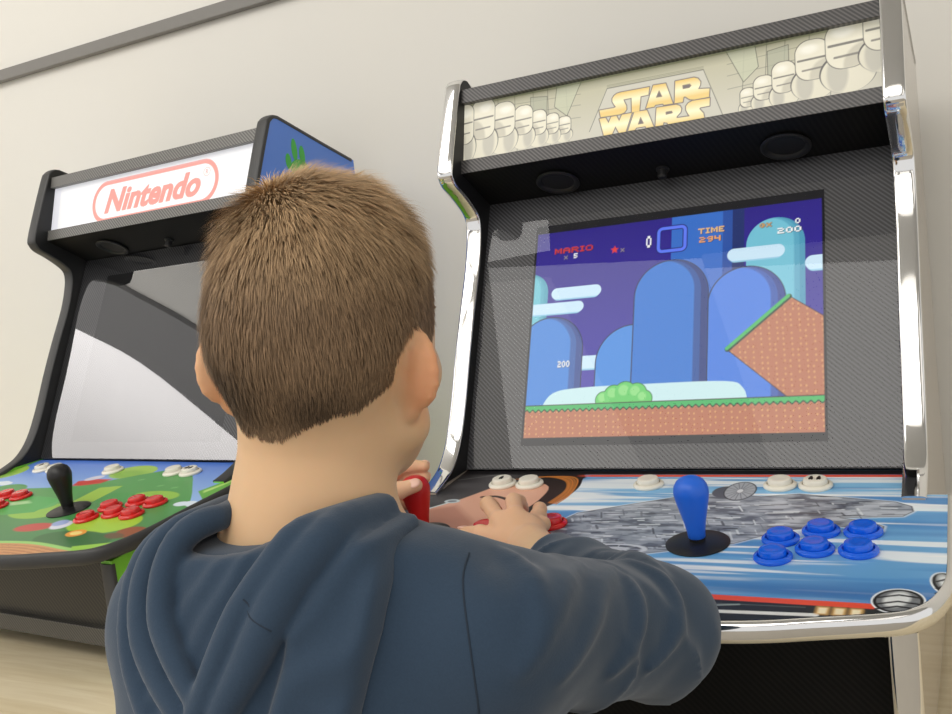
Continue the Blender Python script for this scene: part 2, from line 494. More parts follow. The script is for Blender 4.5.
    # --- lid, back, bottom, front boards
    mb = MB(); mb.prism_x([(0.125, 0.482), (0.29, 0.430), (0.29, 0.418), (0.125, 0.470)], -WI, WI); add(mb.build('top_board', M_black, root))
    mb = MB(); mb.box(-WI, WI, 0.278, 0.289, ZB, 0.425); add(mb.build('back_board', M_black, root))
    mb = MB(); mb.box(-WI, WI, YB + 0.004, YB + 0.016, ZB + (0.03 if theme == 'garden' else 0.004), -0.045); add(mb.build('front_board', M_carbon_d if theme == 'space' else M_carbon_b, root))
    if theme == 'garden': mb = MB(); mb.box(-WI, WI, YB - 0.006, YB + 0.012, ZB + 0.008, ZB + 0.032); add(mb.build('kick_board', M_carbon_b2, root, bevel=0.001))
    mb = MB(); mb.box(-WI, WI, YB + 0.010, 0.285, ZB + 0.004, ZB + 0.012); add(mb.build('base_board', M_black, root))
    for x in (-0.265, 0.265):
        for y in (YF + 0.03, 0.26):
            mb = MB(); mb.lathe([(0.0085, ZB - feet), (0.0095, ZB - feet + 0.002), (0.0095, ZB + 0.001)], (x, y, 0), None, 20)
            add(mb.build('rubber_foot', M_rubber, root, smooth=True))
    # --- controls
    Mp = Matrix(((1, 0, 0), (0, CA, -SA), (0, SA, CA))).to_3x3()
    def button(u, v, colr, icon=0):
        c = pan(u, v)
        mb = MB(); mb.lathe([(0.0160, 0.0), (0.0168, 0.0012), (0.0166, 0.0028), (0.0152, 0.0042), (0.0134, 0.0046), (0.0126, 0.0036), (0.0124, 0.002)], c, Mp, 36)
        o = add(mb.build('push_button', M_btn[colr], root, smooth=True))
        mb = MB(); mb.lathe([(0.0117, 0.002), (0.0119, 0.0075), (0.0112, 0.0090), (0.0096, 0.0098), (0.006, 0.0094), (0.0006, 0.0092)], c, Mp, 32)
        mb.build('plunger', M_btn[colr], o, smooth=True)
        if icon:
            mb = MB()
            for k in range(icon):
                du = 0 if icon == 1 else (-0.0038 + 0.0076 * k)
                mb.lathe([(0.0014, 0.0096), (0.0014, 0.01015), (0.0004, 0.0102)], pan(u + du, v - 0.0028), Mp, 12)
                for (du2, dv2, rx) in ((0, 0.0006, 0.0022), (-0.0011, 0.0032, 0.001), (0.0011, 0.0032, 0.001)):
                    mb.lathe([(rx, 0.0094), (rx, 0.01005), (0.0003, 0.0101)], pan(u + du + du2, v + dv2), Mp, 12)
            mb.build('player_icon', M_icon, o)
    grid = [(0.161, 0.178), (0.193, 0.158), (0.2285, 0.158), (0.161, 0.216), (0.193, 0.197), (0.2285, 0.197)]
    for off in (-0.300, 0.0):
        for u, v in grid:
            button(u + off, v, 'red' if (theme == 'garden' or off < 0) else 'blue')
    for k, u in enumerate((-0.181, -0.146, -0.002, 0.138, 0.173)):
        button(u, 0.046, 'white', icon={0: 1, 4: 2}.get(k, 0) if theme == 'space' else {0: 1, 4: 2}.get(k, 0))
    for u0, colr in ((0.089 - 0.296, 'red' if theme == 'space' else 'black'), (0.089, 'blue' if theme == 'space' else 'black')):
        c = pan(u0, 0.191)
        mb = MB(); mb.lathe([(0.0075, 0.001), (0.0075, 0.014)], c, Mp, 24)
        js = add(mb.build('joystick', M_washer, root, smooth=True))
        js['label'] = {'red': 'joystick with red bat handle', 'blue': 'joystick with blue bat handle', 'black': 'joystick with black bat handle'}[colr]
        mb = MB(); mb.lathe([(0.0294, 0.0004), (0.0294, 0.0012), (0.026, 0.0026), (0.012, 0.0040), (0.007, 0.0042)], c, Mp, 48)
        mb.build('dust_washer', M_washer, js, smooth=True)
        mb = MB(); mb.lathe([(0.0070, 0.006), (0.0080, 0.0072), (0.0083, 0.012), (0.0100, 0.022), (0.0124, 0.032), (0.0148, 0.0425), (0.0160, 0.049), (0.0160, 0.052), (0.0150, 0.057), (0.0125, 0.0612), (0.0085, 0.0640), (0.0040, 0.0654), (0.0004, 0.0656)], c, Mp, 36)
        mb.build('bat_handle', M_bat[colr], js, smooth=True, angle=80)
    for o in made:
        o.location.z = dz
    bpy.data.objects.remove(frame)
    return root
YB = -0.235
# ------------------------------------------------------------------ printed art
def art_panel_space():
    p = Paint(-0.296, 0.296, -0.002, 0.350, 0.0008, (96, 158, 208))
    U, V = p.U, p.V
    t = np.clip(V / 0.30, 0, 1)[..., None]
    p.C = np.array(lin((146, 204, 242))) * (1 - t) + np.array(lin((88, 152, 208))) * t
    Vr = V + 0.05 * (U - 0.1) * (V - 0.14)
    q = Paint.__new__(Paint); q.__dict__.update(p.__dict__); q.V = Vr - Vr.min() + p.v[0]
    n1 = q.noise(0.20, 0.0105, 3, 2); n2 = q.noise(0.13, 0.006, 5, 2); n3 = q.noise(0.3, 0.02, 9, 2)
    fade = np.clip((0.285 - V) / 0.05, 0.15, 1)
    p.put(np.clip((n3 - 0.55) * 5, 0, 1), (62, 124, 192), 0.7)
    p.put(np.clip((n1 - 0.56) * 9, 0, 1) * fade, (238, 246, 250), 0.95)
    p.put(np.clip((n2 - 0.64) * 9, 0, 1) * fade, (250, 252, 252), 0.9)
    p.put(np.clip((0.40 - n1) * 7, 0, 1), (74, 142, 206), 0.6)
    p.put(np.clip((0.035 - np.abs(V - 0.275)) / 0.03, 0, 1) * np.clip((n3 - .3) * 3, 0, 1), (58, 112, 176), 0.7)
    # a plain grey plated hull lying across the middle
    hull = [(-0.075, 0.165), (-0.055, 0.125), (-0.030, 0.112), (0.037, 0.078), (0.080, 0.066), (0.124, 0.074), (0.160, 0.066), (0.250, 0.084), (0.264, 0.094), (0.266, 0.106), (0.258, 0.118),
            (0.205, 0.124), (0.232, 0.132), (0.244, 0.142), (0.243, 0.153), (0.201, 0.142), (0.157, 0.158), (0.121, 0.188), (0.044, 0.217), (-0.002, 0.205), (-0.050, 0.198)]
    d = p.sd_poly(hull)
    p.put(p.aa(d - 0.0022, 0.003), (240, 246, 250), 0.8)
    base = p.aa(d)
    nz = p.noise(0.020, 0.008, 11, 3)
    p.put(base, (150, 158, 170))
    p.put(base * np.clip((nz - 0.5) * 5, 0, 1), (196, 202, 212), 0.9)
    p.put(base * np.clip((0.42 - nz) * 7, 0, 1), (92, 98, 112), 0.9)
    g = np.random.default_rng(4)
    for i in range(420):
        cu = g.uniform(-0.06, 0.26); cv = g.uniform(0.07, 0.21)
        j = min(max(int((cv - p.v[0]) / p.res), 0), len(p.v) - 1); k = int((cu - p.u[0]) / p.res)
        if d[j, k] > -0.004: continue
        L = g.uniform(0.004, 0.026); w = g.uniform(0.0008, 0.0026); sl = g.uniform(-0.16, 0.02)
        if g.random() < 0.25: sl = g.uniform(1.5, 3); L *= 0.25
        c = [(64, 66, 78), (84, 88, 100), (206, 212, 220), (116, 120, 132), (230, 236, 240)][int(g.integers(0, 5))]
        if d[j, min(k + int(L / p.res), d.shape[1] - 1)] > 0: continue
        i0, i1 = max(k - 4, 0), k + int(L / p.res) + 4; j0, j1 = max(j - 26, 0), j + 26
        sub = Paint.__new__(Paint); sub.res = p.res; sub.u = p.u[i0:i1]; sub.v = p.v[j0:j1]; sub.U = U[j0:j1, i0:i1]; sub.V = V[j0:j1, i0:i1]; sub.C = p.C[j0:j1, i0:i1]
        sub.line([(cu, cv), (cu + L, cv + sl * L)], w, c, 0.8)
        p.C[j0:j1, i0:i1] = sub.C
    p.put(p.aa(np.abs(d) - 0.0007), (60, 62, 74), 0.8)
    p.ell((0.016, 0.208), 0.030, 0.011, (205, 210, 218)); p.ell((0.016, 0.208), 0.024, 0.008, (80, 84, 98)); p.ell((0.016, 0.208), 0.013, 0.004, (200, 205, 212))
    for a in range(8):
        p.line([(0.016, 0.208), (0.016 + 0.024 * math.cos(a * PI / 4), 0.208 + 0.008 * math.sin(a * PI / 4))], 0.0012, (190, 195, 205))
    # round radial disc
    p.ell((0.086, 0.062), 0.014, 0.016, (92, 98, 110)); p.ell((0.100, 0.059), 0.0165, 0.026, (70, 74, 84)); p.ell((0.100, 0.059), 0.015, 0.024, (176, 182, 190))
    for a in range(16):
        p.line([(0.100, 0.059), (0.100 + 0.0145 * math.cos(a * PI / 8), 0.059 + 0.023 * math.sin(a * PI / 8))], 0.0009, (98, 104, 116), 0.8)
    p.ell((0.100, 0.059), 0.003, 0.005, (225, 228, 232))
    # dark left field
    p.poly([(-0.30, -0.01), (-0.100, -0.01), (-0.085, 0.02), (-0.10, 0.05), (-0.11, 0.09), (-0.13, 0.14), (-0.12, 0.20), (-0.17, 0.27), (-0.30, 0.30)], (40, 37, 38), soft=0.003)
    nz = p.noise(0.10, 0.05, 21, 3)
    p.put(p.aa(p.sd_poly([(-0.30, -0.01), (-0.10, -0.01), (-0.12, 0.06), (-0.20, 0.12), (-0.30, 0.2)])) * np.clip((nz - .5) * 4, 0, 1), (96, 94, 96), 0.6)
    # plain warm patch with sweeping dark brown and amber bands (a stand-in of the same colours)
    p.poly(smooth_poly([(-0.262, 0.165), (-0.252, 0.130), (-0.222, 0.102), (-0.200, 0.070), (-0.184, 0.045), (-0.160, 0.038), (-0.124, 0.044), (-0.112, 0.080), (-0.116, 0.118), (-0.125, 0.16), (-0.15, 0.21), (-0.20, 0.23), (-0.262, 0.165)], 4), (226, 172, 146), soft=0.002)
    p.put(p.aa(p.sd_poly([(-0.25, 0.19), (-0.25, 0.13), (-0.21, 0.11), (-0.19, 0.13), (-0.16, 0.16), (-0.2, 0.24)]), 0.01), (186, 122, 100), 0.75)
    p.poly(smooth_poly([(-0.150, 0.006), (-0.098, 0.006), (-0.086, 0.030), (-0.082, 0.060), (-0.090, 0.095), (-0.112, 0.128), (-0.121, 0.128), (-0.115, 0.09), (-0.120, 0.05), (-0.150, 0.028), (-0.150, 0.006)], 4), (36, 26, 24), soft=0.001)
    for k in range(6):
        o = 0.007 * k
        p.line(smooth_poly([(-0.178 + o * 1.2, 0.028 - o * 0.3), (-0.140 + o, 0.018), (-0.108 + o * 0.5, 0.030 + o * 0.1), (-0.095 + o * 0.3, 0.060 + o * 0.4), (-0.100 + o * 0.3, 0.098 + o * 0.1)], 5), 0.0022, (206, 126, 52), 0.95 if k % 2 else 0.7)
    p.line(smooth_poly([(-0.190, 0.084), (-0.172, 0.082), (-0.150, 0.093), (-0.124, 0.108)], 5), 0.005, (58, 38, 34))
    p.line([(-0.262, 0.16), (-0.24, 0.12), (-0.222, 0.100)], 0.003, (208, 222, 226)); p.ell((-0.222, 0.098), 0.010, 0.006, (196, 208, 212)); p.ell((-0.222, 0.098), 0.006, 0.003, (120, 130, 136))
    p.line([(-0.25, 0.03), (-0.20, 0.010)], 0.0012, (150, 150, 150), 0.8)
    # borders
    p.put(p.aa(np.maximum(-0.002 - V, V - 0.0112) * 1.0) * (U > -0.30), (30, 28, 30))
    p.put(p.aa(np.abs(V - 0.0150) - 0.0032) * np.clip((U + 0.10) / 0.02, 0, 1), (232, 84, 52))
    p.put(p.aa(0.296 - V), (42, 46, 46))
    p.put(p.aa(np.abs(V - 0.2920) - 0.0042), (236, 84, 56))
    p.line([(0.02, 0.322), (0.209, 0.311)], 0.005, (232, 234, 232)); p.line([(0.06, 0.305), (0.20, 0.300)], 0.0009, (128, 132, 130), 0.7)
    p.line([(0.125, 0.307), (0.15, 0.302)], 0.002, (160, 172, 168))
    for u in (0.213, 0.225, 0.237):
        p.rbox((u, 0.3035), 0.0045, 0.006, 0.001, (240, 190, 110), soft=0.004); p.rbox((u, 0.3035), 0.003, 0.0045, 0.001, (252, 238, 200), soft=0.002)
    # two rounded grey caps at the front corner
    for c, rx, ry, ro in (((0.2645, 0.281), 0.0160, 0.0175, 0.35), ((0.298, 0.250), 0.009, 0.019, -0.3)):
        p.ell(c, rx + 0.003, ry + 0.003, (236, 242, 246), rot=ro); p.ell(c, rx + 0.0015, ry + 0.0015, (26, 26, 28), rot=ro); p.ell(c, rx - 0.001, ry - 0.001, (120, 124, 128), rot=ro)
        p.ell((c[0] - 0.001, c[1] - 0.002), rx * 0.55, ry * 0.75, (226, 230, 230), rot=ro, soft=0.003)
        for k in (-0.45, 0.15, 0.6):
            p.line([(c[0] - rx * 0.9, c[1] + ry * k + .004), (c[0], c[1] + ry * k - 0.002), (c[0] + rx * 0.9, c[1] + ry * k + .001)], 0.0024, (34, 34, 38))
    return p

def art_panel_garden():
    p = Paint(-0.296, 0.296, -0.002, 0.350, 0.0012, (96, 140, 226))
    U, V = p.U, p.V
    t = np.clip(V / 0.13, 0, 1)[..., None]
    p.C = np.array(lin((84, 128, 222))) * (1 - t) + np.array(lin((150, 188, 240))) * t
    g1, g2, g3 = (86, 160, 84), (44, 112, 56), (142, 192, 56)
    for c, rx, ry in (((-0.27, 0.06), 0.05, 0.035), ((0.045, 0.045), 0.045, 0.028)):
        p.ell(c, rx, ry, (164, 204, 84)); p.ell((c[0], c[1] + 0.01), rx * 0.8, ry * 0.6, (136, 186, 66), soft=0.01)
    # broad green hill
    hill = [(-0.30, 0.155), (-0.12, 0.125), (-0.035, 0.115), (0.013, 0.098), (0.075, 0.055), (0.134, 0.020), (0.150, 0.024), (0.200, 0.066), (0.255, 0.118), (0.30, 0.165), (0.30, 0.36), (-0.30, 0.36)]
    p.poly(hill, g1)
    p.put(p.aa(p.sd_poly(hill)) * np.clip((V - 0.12) / 0.18, 0, 1), (52, 116, 70), 0.75)
    for c in ((0.10, 0.075), (0.14, 0.055), (0.075, 0.105), (0.165, 0.095), (0.20, 0.10)): p.ell(c, 0.006, 0.003, (120, 186, 110), rot=-.4)
    # bushes and leaves
    for c, rx, ry, col in (((0.195, 0.132), 0.046, 0.019, (150, 200, 70)), ((0.13, 0.145), 0.04, 0.02, (76, 160, 80)), ((0.205, 0.222), 0.062, 0.035, (164, 208, 62)), ((0.03, 0.20), 0.055, 0.028, (146, 196, 70)), ((-0.02, 0.18), 0.06, 0.028, (90, 176, 96)), ((0.21, 0.275), 0.07, 0.026, (44, 108, 52)), ((-0.22, 0.21), 0.06, 0.03, (150, 200, 70)), ((-0.15, 0.13), 0.04, 0.022, (72, 152, 78))):
        p.ell(c, rx, ry, col, soft=0.002)
    # plain green bands
    p.poly([(-0.30, 0.235), (-0.038, 0.150), (0.022, 0.158), (0.030, 0.205), (-0.16, 0.262), (-0.30, 0.30)], (74, 172, 84)); p.poly([(-0.30, 0.25), (-0.038, 0.168), (-0.02, 0.176), (-0.30, 0.275)], (178, 226, 170), soft=0.006)
    p.poly([(0.05, 0.11), (0.09, 0.10), (0.10, 0.16), (0.06, 0.17)], (170, 208, 70), 0.9)
    p.poly([(0.258, 0.110), (0.275, 0.055), (0.30, 0.060), (0.30, 0.140)], (104, 178, 66)); p.poly([(0.266, 0.108), (0.281, 0.06), (0.286, 0.063), (0.274, 0.115)], (190, 226, 130), soft=0.003)
    # small clouds
    for c in ((-0.20, 0.105), (0.285, 0.150), (-0.28, 0.10)):
        for k in (-1, 0, 1): p.ell((c[0] + k * 0.012, c[1] + abs(k) * .003), 0.013, 0.008, (224, 236, 248))
    # plain coloured spots of red, white and brown (stand-ins)
    p.poly([(-0.03, 0.088), (0.0, 0.078), (0.035, 0.076), (0.03, 0.094), (0.0, 0.105), (-0.02, 0.108)], (206, 52, 40), soft=0.004); p.ell((-0.01, 0.074), 0.016, 0.010, (214, 214, 232), rot=-.5)
    p.ell((0.096, 0.250), 0.032, 0.014, (196, 66, 58), rot=-.2, soft=0.003); p.ell((0.138, 0.238), 0.016, 0.014, (220, 224, 240), soft=0.003); p.ell((0.128, 0.232), 0.013, 0.010, (150, 170, 220), soft=0.003)
    p.ell((0.195, 0.257), 0.016, 0.011, (240, 160, 60)); p.ell((0.195, 0.257), 0.010, 0.006, (250, 226, 140))
    p.ell((0.285, 0.243), 0.026, 0.016, (150, 82, 48), rot=.1, soft=0.002); p.ell((0.268, 0.256), 0.018, 0.008, (108, 84, 60), rot=.1, soft=0.002)
    p.ell((-0.09, 0.25), 0.012, 0.010, (240, 150, 50)); p.ell((-0.21, 0.25), 0.012, 0.010, (240, 150, 50))
    # orange ground with pale green edge
    gl = 0.296 + 0.004 * np.sin(U * 30)
    p.put(p.aa(gl - V), (206, 148, 96)); p.put(p.aa(np.abs(V - gl) - 0.0035), (150, 206, 110))
    p.put(p.aa(gl + 0.006 - V) * (np.sin((V - gl) * 900) > 0.2), (176, 112, 66), 0.7)
    p.poly([(0.235, 0.292), (0.30, 0.268), (0.30, 0.30), (0.25, 0.305)], (150, 204, 70))
    return p

MQ_K = None
def lx(x, y):
    """marquee print coordinates of the lettering"""
    x2 = (590 + x / 7.052 - 540) * 4.76; y2 = (70 + y / 7.052 - 60) * 4.76
    return (-0.056 + 0.0002565 * (x2 - 315), 0.059 - 0.000265 * (y2 + 0.1957 * (x2 - 315) - 140))

def art_marquee_space():
    p = Paint(-0.2555, 0.2555, -0.001, 0.096, 0.0006, (176, 174, 150))
    U, V = p.U, p.V
    t = np.clip(V / 0.08, 0, 1)[..., None]
    p.C = np.array(lin((208, 203, 186))) * (1 - t) + np.array(lin((188, 184, 154))) * t
    dk = (100, 100, 88)
    # panelled corridor lines
    for sg in (-1, 1):
        for x0 in (0.105, 0.130, 0.150, 0.176, 0.20):
            p.line([(sg * x0, 0.0), (sg * (x0 + 0.006), 0.096)], 0.0008, dk, 0.8)
        for v in (0.030, 0.046, 0.060, 0.072):
            p.line([(sg * 0.09, v), (sg * 0.26, v + 0.008)], 0.0007, dk, 0.7)
        p.poly([(sg * 0.085, 0.085), (sg * 0.120, 0.09), (sg * 0.125, 0.05), (sg * 0.108, 0.035)], (196, 198, 170), 0.8); p.line([(sg * 0.085, 0.085), (sg * 0.108, 0.035), (sg * 0.125, 0.05), (sg * 0.120, 0.09)], 0.0008, dk)
        p.poly([(sg * 0.135, 0.066), (sg * 0.158, 0.069), (sg * 0.158, 0.040), (sg * 0.135, 0.036)], (170, 172, 150), 0.7); p.line([(sg * 0.135, 0.036), (sg * 0.135, 0.066), (sg * 0.158, 0.069), (sg * 0.158, 0.040)], 0.0008, dk)
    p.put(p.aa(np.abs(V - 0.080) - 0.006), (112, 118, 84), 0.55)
    # rows of plain pale rounded forms receding to the middle
    def stone(u, v, rx, ry, sg):
        p.ell((u, v - ry * 1.15), rx * 1.35, ry * 0.9, (96, 94, 90)); p.ell((u, v - ry * 1.2), rx * 1.28, ry * 0.85, (226, 220, 198))
        p.ell((u - sg * rx * 0.5, v - ry * 1.2), rx * 0.5, ry * 0.8, (188, 184, 170), 0.8, soft=0.003)
        p.rbox((u, v), rx + 0.0008, ry + 0.0008, rx * 0.85, (84, 82, 78)); p.rbox((u, v), rx, ry, rx * 0.83, (232, 226, 204))
        p.put(p.aa(np.maximum(p.sd_rbox((u, v), rx, ry, rx * .83), p.sd_ell((u + sg * rx * 0.9, v - ry * 0.9), rx * 1.1, ry * 0.9)), 0.003), (190, 184, 166), 0.7)
        p.ell((u - sg * rx * 0.2, v + ry * 0.55), rx * 0.5, ry * 0.22, (246, 242, 226), 0.9, soft=0.004)
        p.line([(u - rx * 0.85, v + ry * 0.02), (u + rx * 0.85, v + ry * 0.06)], 0.0016 * rx / 0.012, (104, 102, 96), 0.9)
        p.line([(u - rx * 0.6, v - ry * 0.5), (u + rx * 0.6, v - ry * 0.46)], 0.0014 * rx / 0.012, (124, 120, 112), 0.9)
    for u, v, rx, ry in ((-0.112, 0.024, 0.009, 0.011), (-0.128, 0.029, 0.009, 0.013), (-0.147, 0.034, 0.011, 0.016), (-0.168, 0.041, 0.013, 0.019), (-0.196, 0.047, 0.016, 0.023), (-0.226, 0.053, 0.017, 0.027), (-0.254, 0.050, 0.014, 0.027)):
        stone(u, v, rx, ry, -1)
    for u, v, rx, ry in ((0.112, 0.016, 0.008, 0.011), (0.130, 0.024, 0.011, 0.014), (0.152, 0.032, 0.0125, 0.018), (0.183, 0.046, 0.018, 0.023), (0.219, 0.056, 0.022, 0.027), (0.256, 0.066, 0.020, 0.024)):
        stone(u, v, rx, ry, 1)
    # lettering plate
    plate = [lx(118, 130), lx(800, 0), lx(925, 315), lx(925, 400), lx(0, 560), lx(-15, 440)]
    p.poly(plate, (206, 202, 186)); p.line(plate[-1:] + plate[:3], 0.0009, (120, 118, 106))
    for k in range(3): p.line([lx(118, 126 - 9 * k), lx(800, -4 - 9 * k)], 0.0006, (120, 120, 100), 0.8)
    letters = {
     'S': ([(425, 118), (215, 157), (188, 166), (170, 180), (157, 200), (157, 222), (170, 245), (183, 260), (165, 268), (60, 287), (70, 335), (215, 312), (245, 298), (260, 278), (258, 250), (245, 225), (238, 207), (297, 195), (298, 298), (352, 289), (362, 184), (418, 172)], []),
     'A': ([(452, 107), (540, 93), (588, 232), (526, 242), (518, 234), (466, 243), (458, 256), (400, 267)], [[(493, 145), (474, 190), (512, 184)]]),
     'R': ([(607, 78), (735, 53), (762, 60), (778, 82), (776, 105), (762, 132), (838, 128), (834, 185), (735, 204), (705, 203), (672, 183), (662, 188), (656, 222), (600, 231)], [[(658, 108), (704, 98), (714, 108), (702, 122), (660, 130)]]),
     'W': ([(60, 347), (106, 338), (128, 376), (147, 331), (186, 323), (206, 360), (226, 315), (297, 301), (252, 438), (206, 447), (178, 398), (152, 458), (94, 470)], []),
     'A2': ([(315, 296), (406, 280), (452, 394), (400, 403), (394, 393), (330, 404), (318, 420), (270, 428)], [[(360, 332), (344, 379), (380, 372)]]),
     'R2': ([(474, 263), (610, 240), (636, 248), (646, 268), (640, 292), (614, 320), (612, 332), (702, 318), (690, 300), (678, 276), (678, 250), (694, 228), (722, 213), (838, 193), (836, 245), (772, 258), (768, 268), (794, 296), (800, 330), (786, 346), (560, 388), (548, 366), (522, 362), (516, 395), (464, 402)], [[(540, 292), (578, 285), (584, 297), (540, 308)]]),
    }
    for k, (o, hs) in letters.items():
        P = [lx(*q) for q in o]; p.poly(P, (118, 110, 108), grow=0.0012)
    for k, (o, hs) in letters.items():
        P = [lx(*q) for q in o]; d = p.sd_poly(P)
        for h in hs: d = np.maximum(d, -p.sd_poly([lx(*q) for q in h]))
        v0, v1 = (0.030, 0.059) if k in 'SAR' else (0.0, 0.034)
        w = np.clip((V - v0) / (v1 - v0), 0, 1)
        band = np.clip(1 - np.abs(w - 0.35) / 0.4, 0, 1)[..., None]
        colr = np.array(lin((236, 200, 112))) * (1 - band) + np.array(lin((255, 248, 206))) * band
        a = p.aa(d)[..., None]; p.C = p.C * (1 - a) + colr * a
        for h in hs: p.put(p.aa(np.abs(p.sd_poly([lx(*q) for q in h])) - 0.0005), (140, 128, 110))
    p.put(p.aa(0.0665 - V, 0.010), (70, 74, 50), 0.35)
    return p

def art_marquee_garden():
    p = Paint(-0.2555, 0.2555, -0.001, 0.096, 0.0008, (250, 250, 251))
    red = (245, 160, 150)
    c = (0.011, 0.0325)
    p.rbox(c, 0.1535, 0.0365, 0.0365, red); p.rbox(c, 0.1455, 0.0290, 0.0290, (252, 252, 252))
    T = fit_tris(text_tris('Nintendo', 1.0, 0.30, 0.028, 1.03), -0.108, 0.124, 0.0115, 0.0525)
    for du in (-0.0010, 0.0, 0.0010):
        for dv in (-0.0004, 0.0004): p.tris(T + np.array([du, dv]), red)
    d = np.abs(p.sd_ell((0.137, 0.0475), 0.0072, 0.0068)); p.put(p.aa(d - 0.0004), red)
    p.tris(fit_tris(text_tris('R', 1.0), 0.1345, 0.1402, 0.0438, 0.0512), red)
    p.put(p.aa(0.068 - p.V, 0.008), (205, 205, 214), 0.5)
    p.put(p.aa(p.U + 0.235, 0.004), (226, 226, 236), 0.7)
    return p

SW, SB, ST = 0.3539, 0.1060, 0.8469
def art_screen_space():
    H0 = HS * SB; H1 = HS * ST; hh = H1 - H0
    p = Paint(-SW / 2 - 0.003, SW / 2 + 0.003, H0 - 0.010, H1 + 0.012, 0.0007, (44, 36, 124))
    U, V = p.U, p.V
    X = lambda s: (s - 0.5) * SW
    Y = lambda s: H0 + s * hh
    t = np.clip((V - H0) / hh, 0, 1)[..., None]
    p.C = np.array(lin((70, 58, 176))) * (1 - t) + np.array(lin((46, 34, 134))) * t
    line = (24, 34, 74)
    def hill(x0, x1, top, base, body, shade, r=None, lineon=True, a=1):
        c = (X(x0) + X(x1)) / 2; hx = (X(x1) - X(x0)) / 2; r = r or hx
        y1 = Y(top); y0 = Y(base) - 0.08
        cc = (c, (y0 + y1) / 2); hy = (y1 - y0) / 2
        d = p.sd_rbox(cc, hx, hy, r * 0.98)
        if lineon: p.put(p.aa(d - 0.0014), line, a)
        p.put(p.aa(d), body, a)
        inner = p.sd_rbox((c - hx * 0.22, cc[1]), hx * 0.86, hy, r * 0.86)
        p.put(np.clip(p.aa(d) - p.aa(inner, 0.002), 0, 1), shade, 0.65)
        inner = p.sd_rbox((c - hx * 0.10, cc[1]), hx * 0.92, hy, r * 0.9)
        p.put(np.clip(p.aa(d) - p.aa(inner, 0.001), 0, 1), shade, 0.8)
    # tall column behind
    p.put(p.aa(np.maximum(np.abs(U - X(0.63)) - SW * 0.122, Y(0.3) - V)), (58, 112, 200))
    p.put(p.aa(np.abs(U - X(0.735)) - SW * 0.02), (36, 52, 110)); p.put(p.aa(np.abs(U - X(0.70)) - SW * 0.016), (46, 84, 165))
    hill(0.762, 0.947, 0.942, 0.3, (118, 196, 216), (78, 154, 184), lineon=False)
    hill(-0.10, 0.055, 0.80, 0.3, (118, 200, 214), (84, 164, 186), lineon=False)
    def cloud(x0, x1, yc, h):
        p.rbox(((X(x0) + X(x1)) / 2, Y(yc) - h * 0.25), (X(x1) - X(x0)) / 2 * 0.94, h, h * 0.95, (150, 206, 230)); p.rbox(((X(x0) + X(x1)) / 2, Y(yc)), (X(x1) - X(x0)) / 2, h, h, (206, 234, 250))
    cloud(0.07, 0.26, 0.690, 0.0075); cloud(-0.05, 0.197, 0.618, 0.0072); cloud(0.70, 0.885, 0.790, 0.0078); cloud(0.947, 1.10, 0.72, 0.0085); cloud(0.15, 0.32, 0.345, 0.0082)
    hill(-0.045, 0.20, 0.570, 0.15, (66, 136, 216), (40, 66, 138))
    hill(0.255, 0.52, 0.505, 0.15, (70, 142, 222), (48, 92, 176))
    hill(0.640, 0.885, 0.728, 0.15, (66, 126, 222), (44, 62, 138))
    hill(0.385, 0.637, 0.795, 0.15, (44, 120, 208), (30, 48, 116))
    # long pale bank, bush
    p.poly(smooth_poly([(X(0.06), Y(0.14)), (X(0.10), Y(0.205)), (X(0.2), Y(0.226)), (X(0.45), Y(0.230)), (X(0.70), Y(0.226)), (X(0.755), Y(0.195)), (X(0.77), Y(0.14))], 5), (204, 236, 238))
    for k, (bx, by, br) in enumerate(((0.29, 0.165, 0.010), (0.325, 0.185, 0.012), (0.365, 0.195, 0.013), (0.405, 0.190, 0.012), (0.43, 0.165, 0.010))):
        p.ell((X(bx), Y(by)), br + 0.001, br + 0.001, (40, 110, 60))
    for k, (bx, by, br) in enumerate(((0.29, 0.165, 0.010), (0.325, 0.185, 0.012), (0.365, 0.195, 0.013), (0.405, 0.190, 0.012), (0.43, 0.165, 0.010))):
        p.ell((X(bx), Y(by)), br, br, (104, 206, 106))
        p.ell((X(bx) - 0.002, Y(by) + 0.003), br * 0.5, br * 0.5, (154, 226, 140), 0.8, soft=0.002)
    # tilted brown block and the ground
    g = np.random.default_rng(2)
    def earth(mask):
        p.put(mask, (186, 116, 86))
        cx, cy = 0.0082, 0.0068; ci = np.floor(U / cx).astype(int); cj = np.floor(V / cy).astype(int)
        h1 = ((ci * 73 + cj * 151) % 17) / 17.0; h2 = ((ci * 37 + cj * 89) % 13) / 13.0
        du = U - (ci + 0.3 + 0.4 * h1) * cx; dv = V - (cj + 0.3 + 0.4 * h2) * cy
        p.put(mask * np.clip(1.3 - np.hypot(du / 0.0011, dv / 0.0014), 0, 1), (226, 178, 112), 0.85)
    blk = [(X(0.898), Y(0.578)), (X(0.705), Y(0.364)), (X(0.90), Y(0.14)), (X(1.06), Y(0.14)), (X(1.06), Y(0.425))]
    d = p.sd_poly(blk); p.put(p.aa(d - 0.001), (52, 40, 40)); earth(p.aa(d))
    p.line([blk[1], blk[0]], 0.0062, (38, 70, 50)); p.line([(blk[1][0] - 0.001, blk[1][1] + 0.001), (blk[0][0] - 0.001, blk[0][1] + .001)], 0.0040, (70, 184, 100))
    gy = Y(0.150)
    earth(p.aa(V - gy)); wav = gy - 0.006 - 0.0014 * np.sin(U * 800)
    p.put(p.aa(np.maximum(V - gy, wav - 0.002 - V)), (40, 78, 52)); p.put(p.aa(np.maximum(V - gy, wav - V)), (66, 182, 100)); p.put(p.aa(np.abs(V - gy) - 0.0006), (44, 54, 40))
    # read-outs
    k = 0.00125
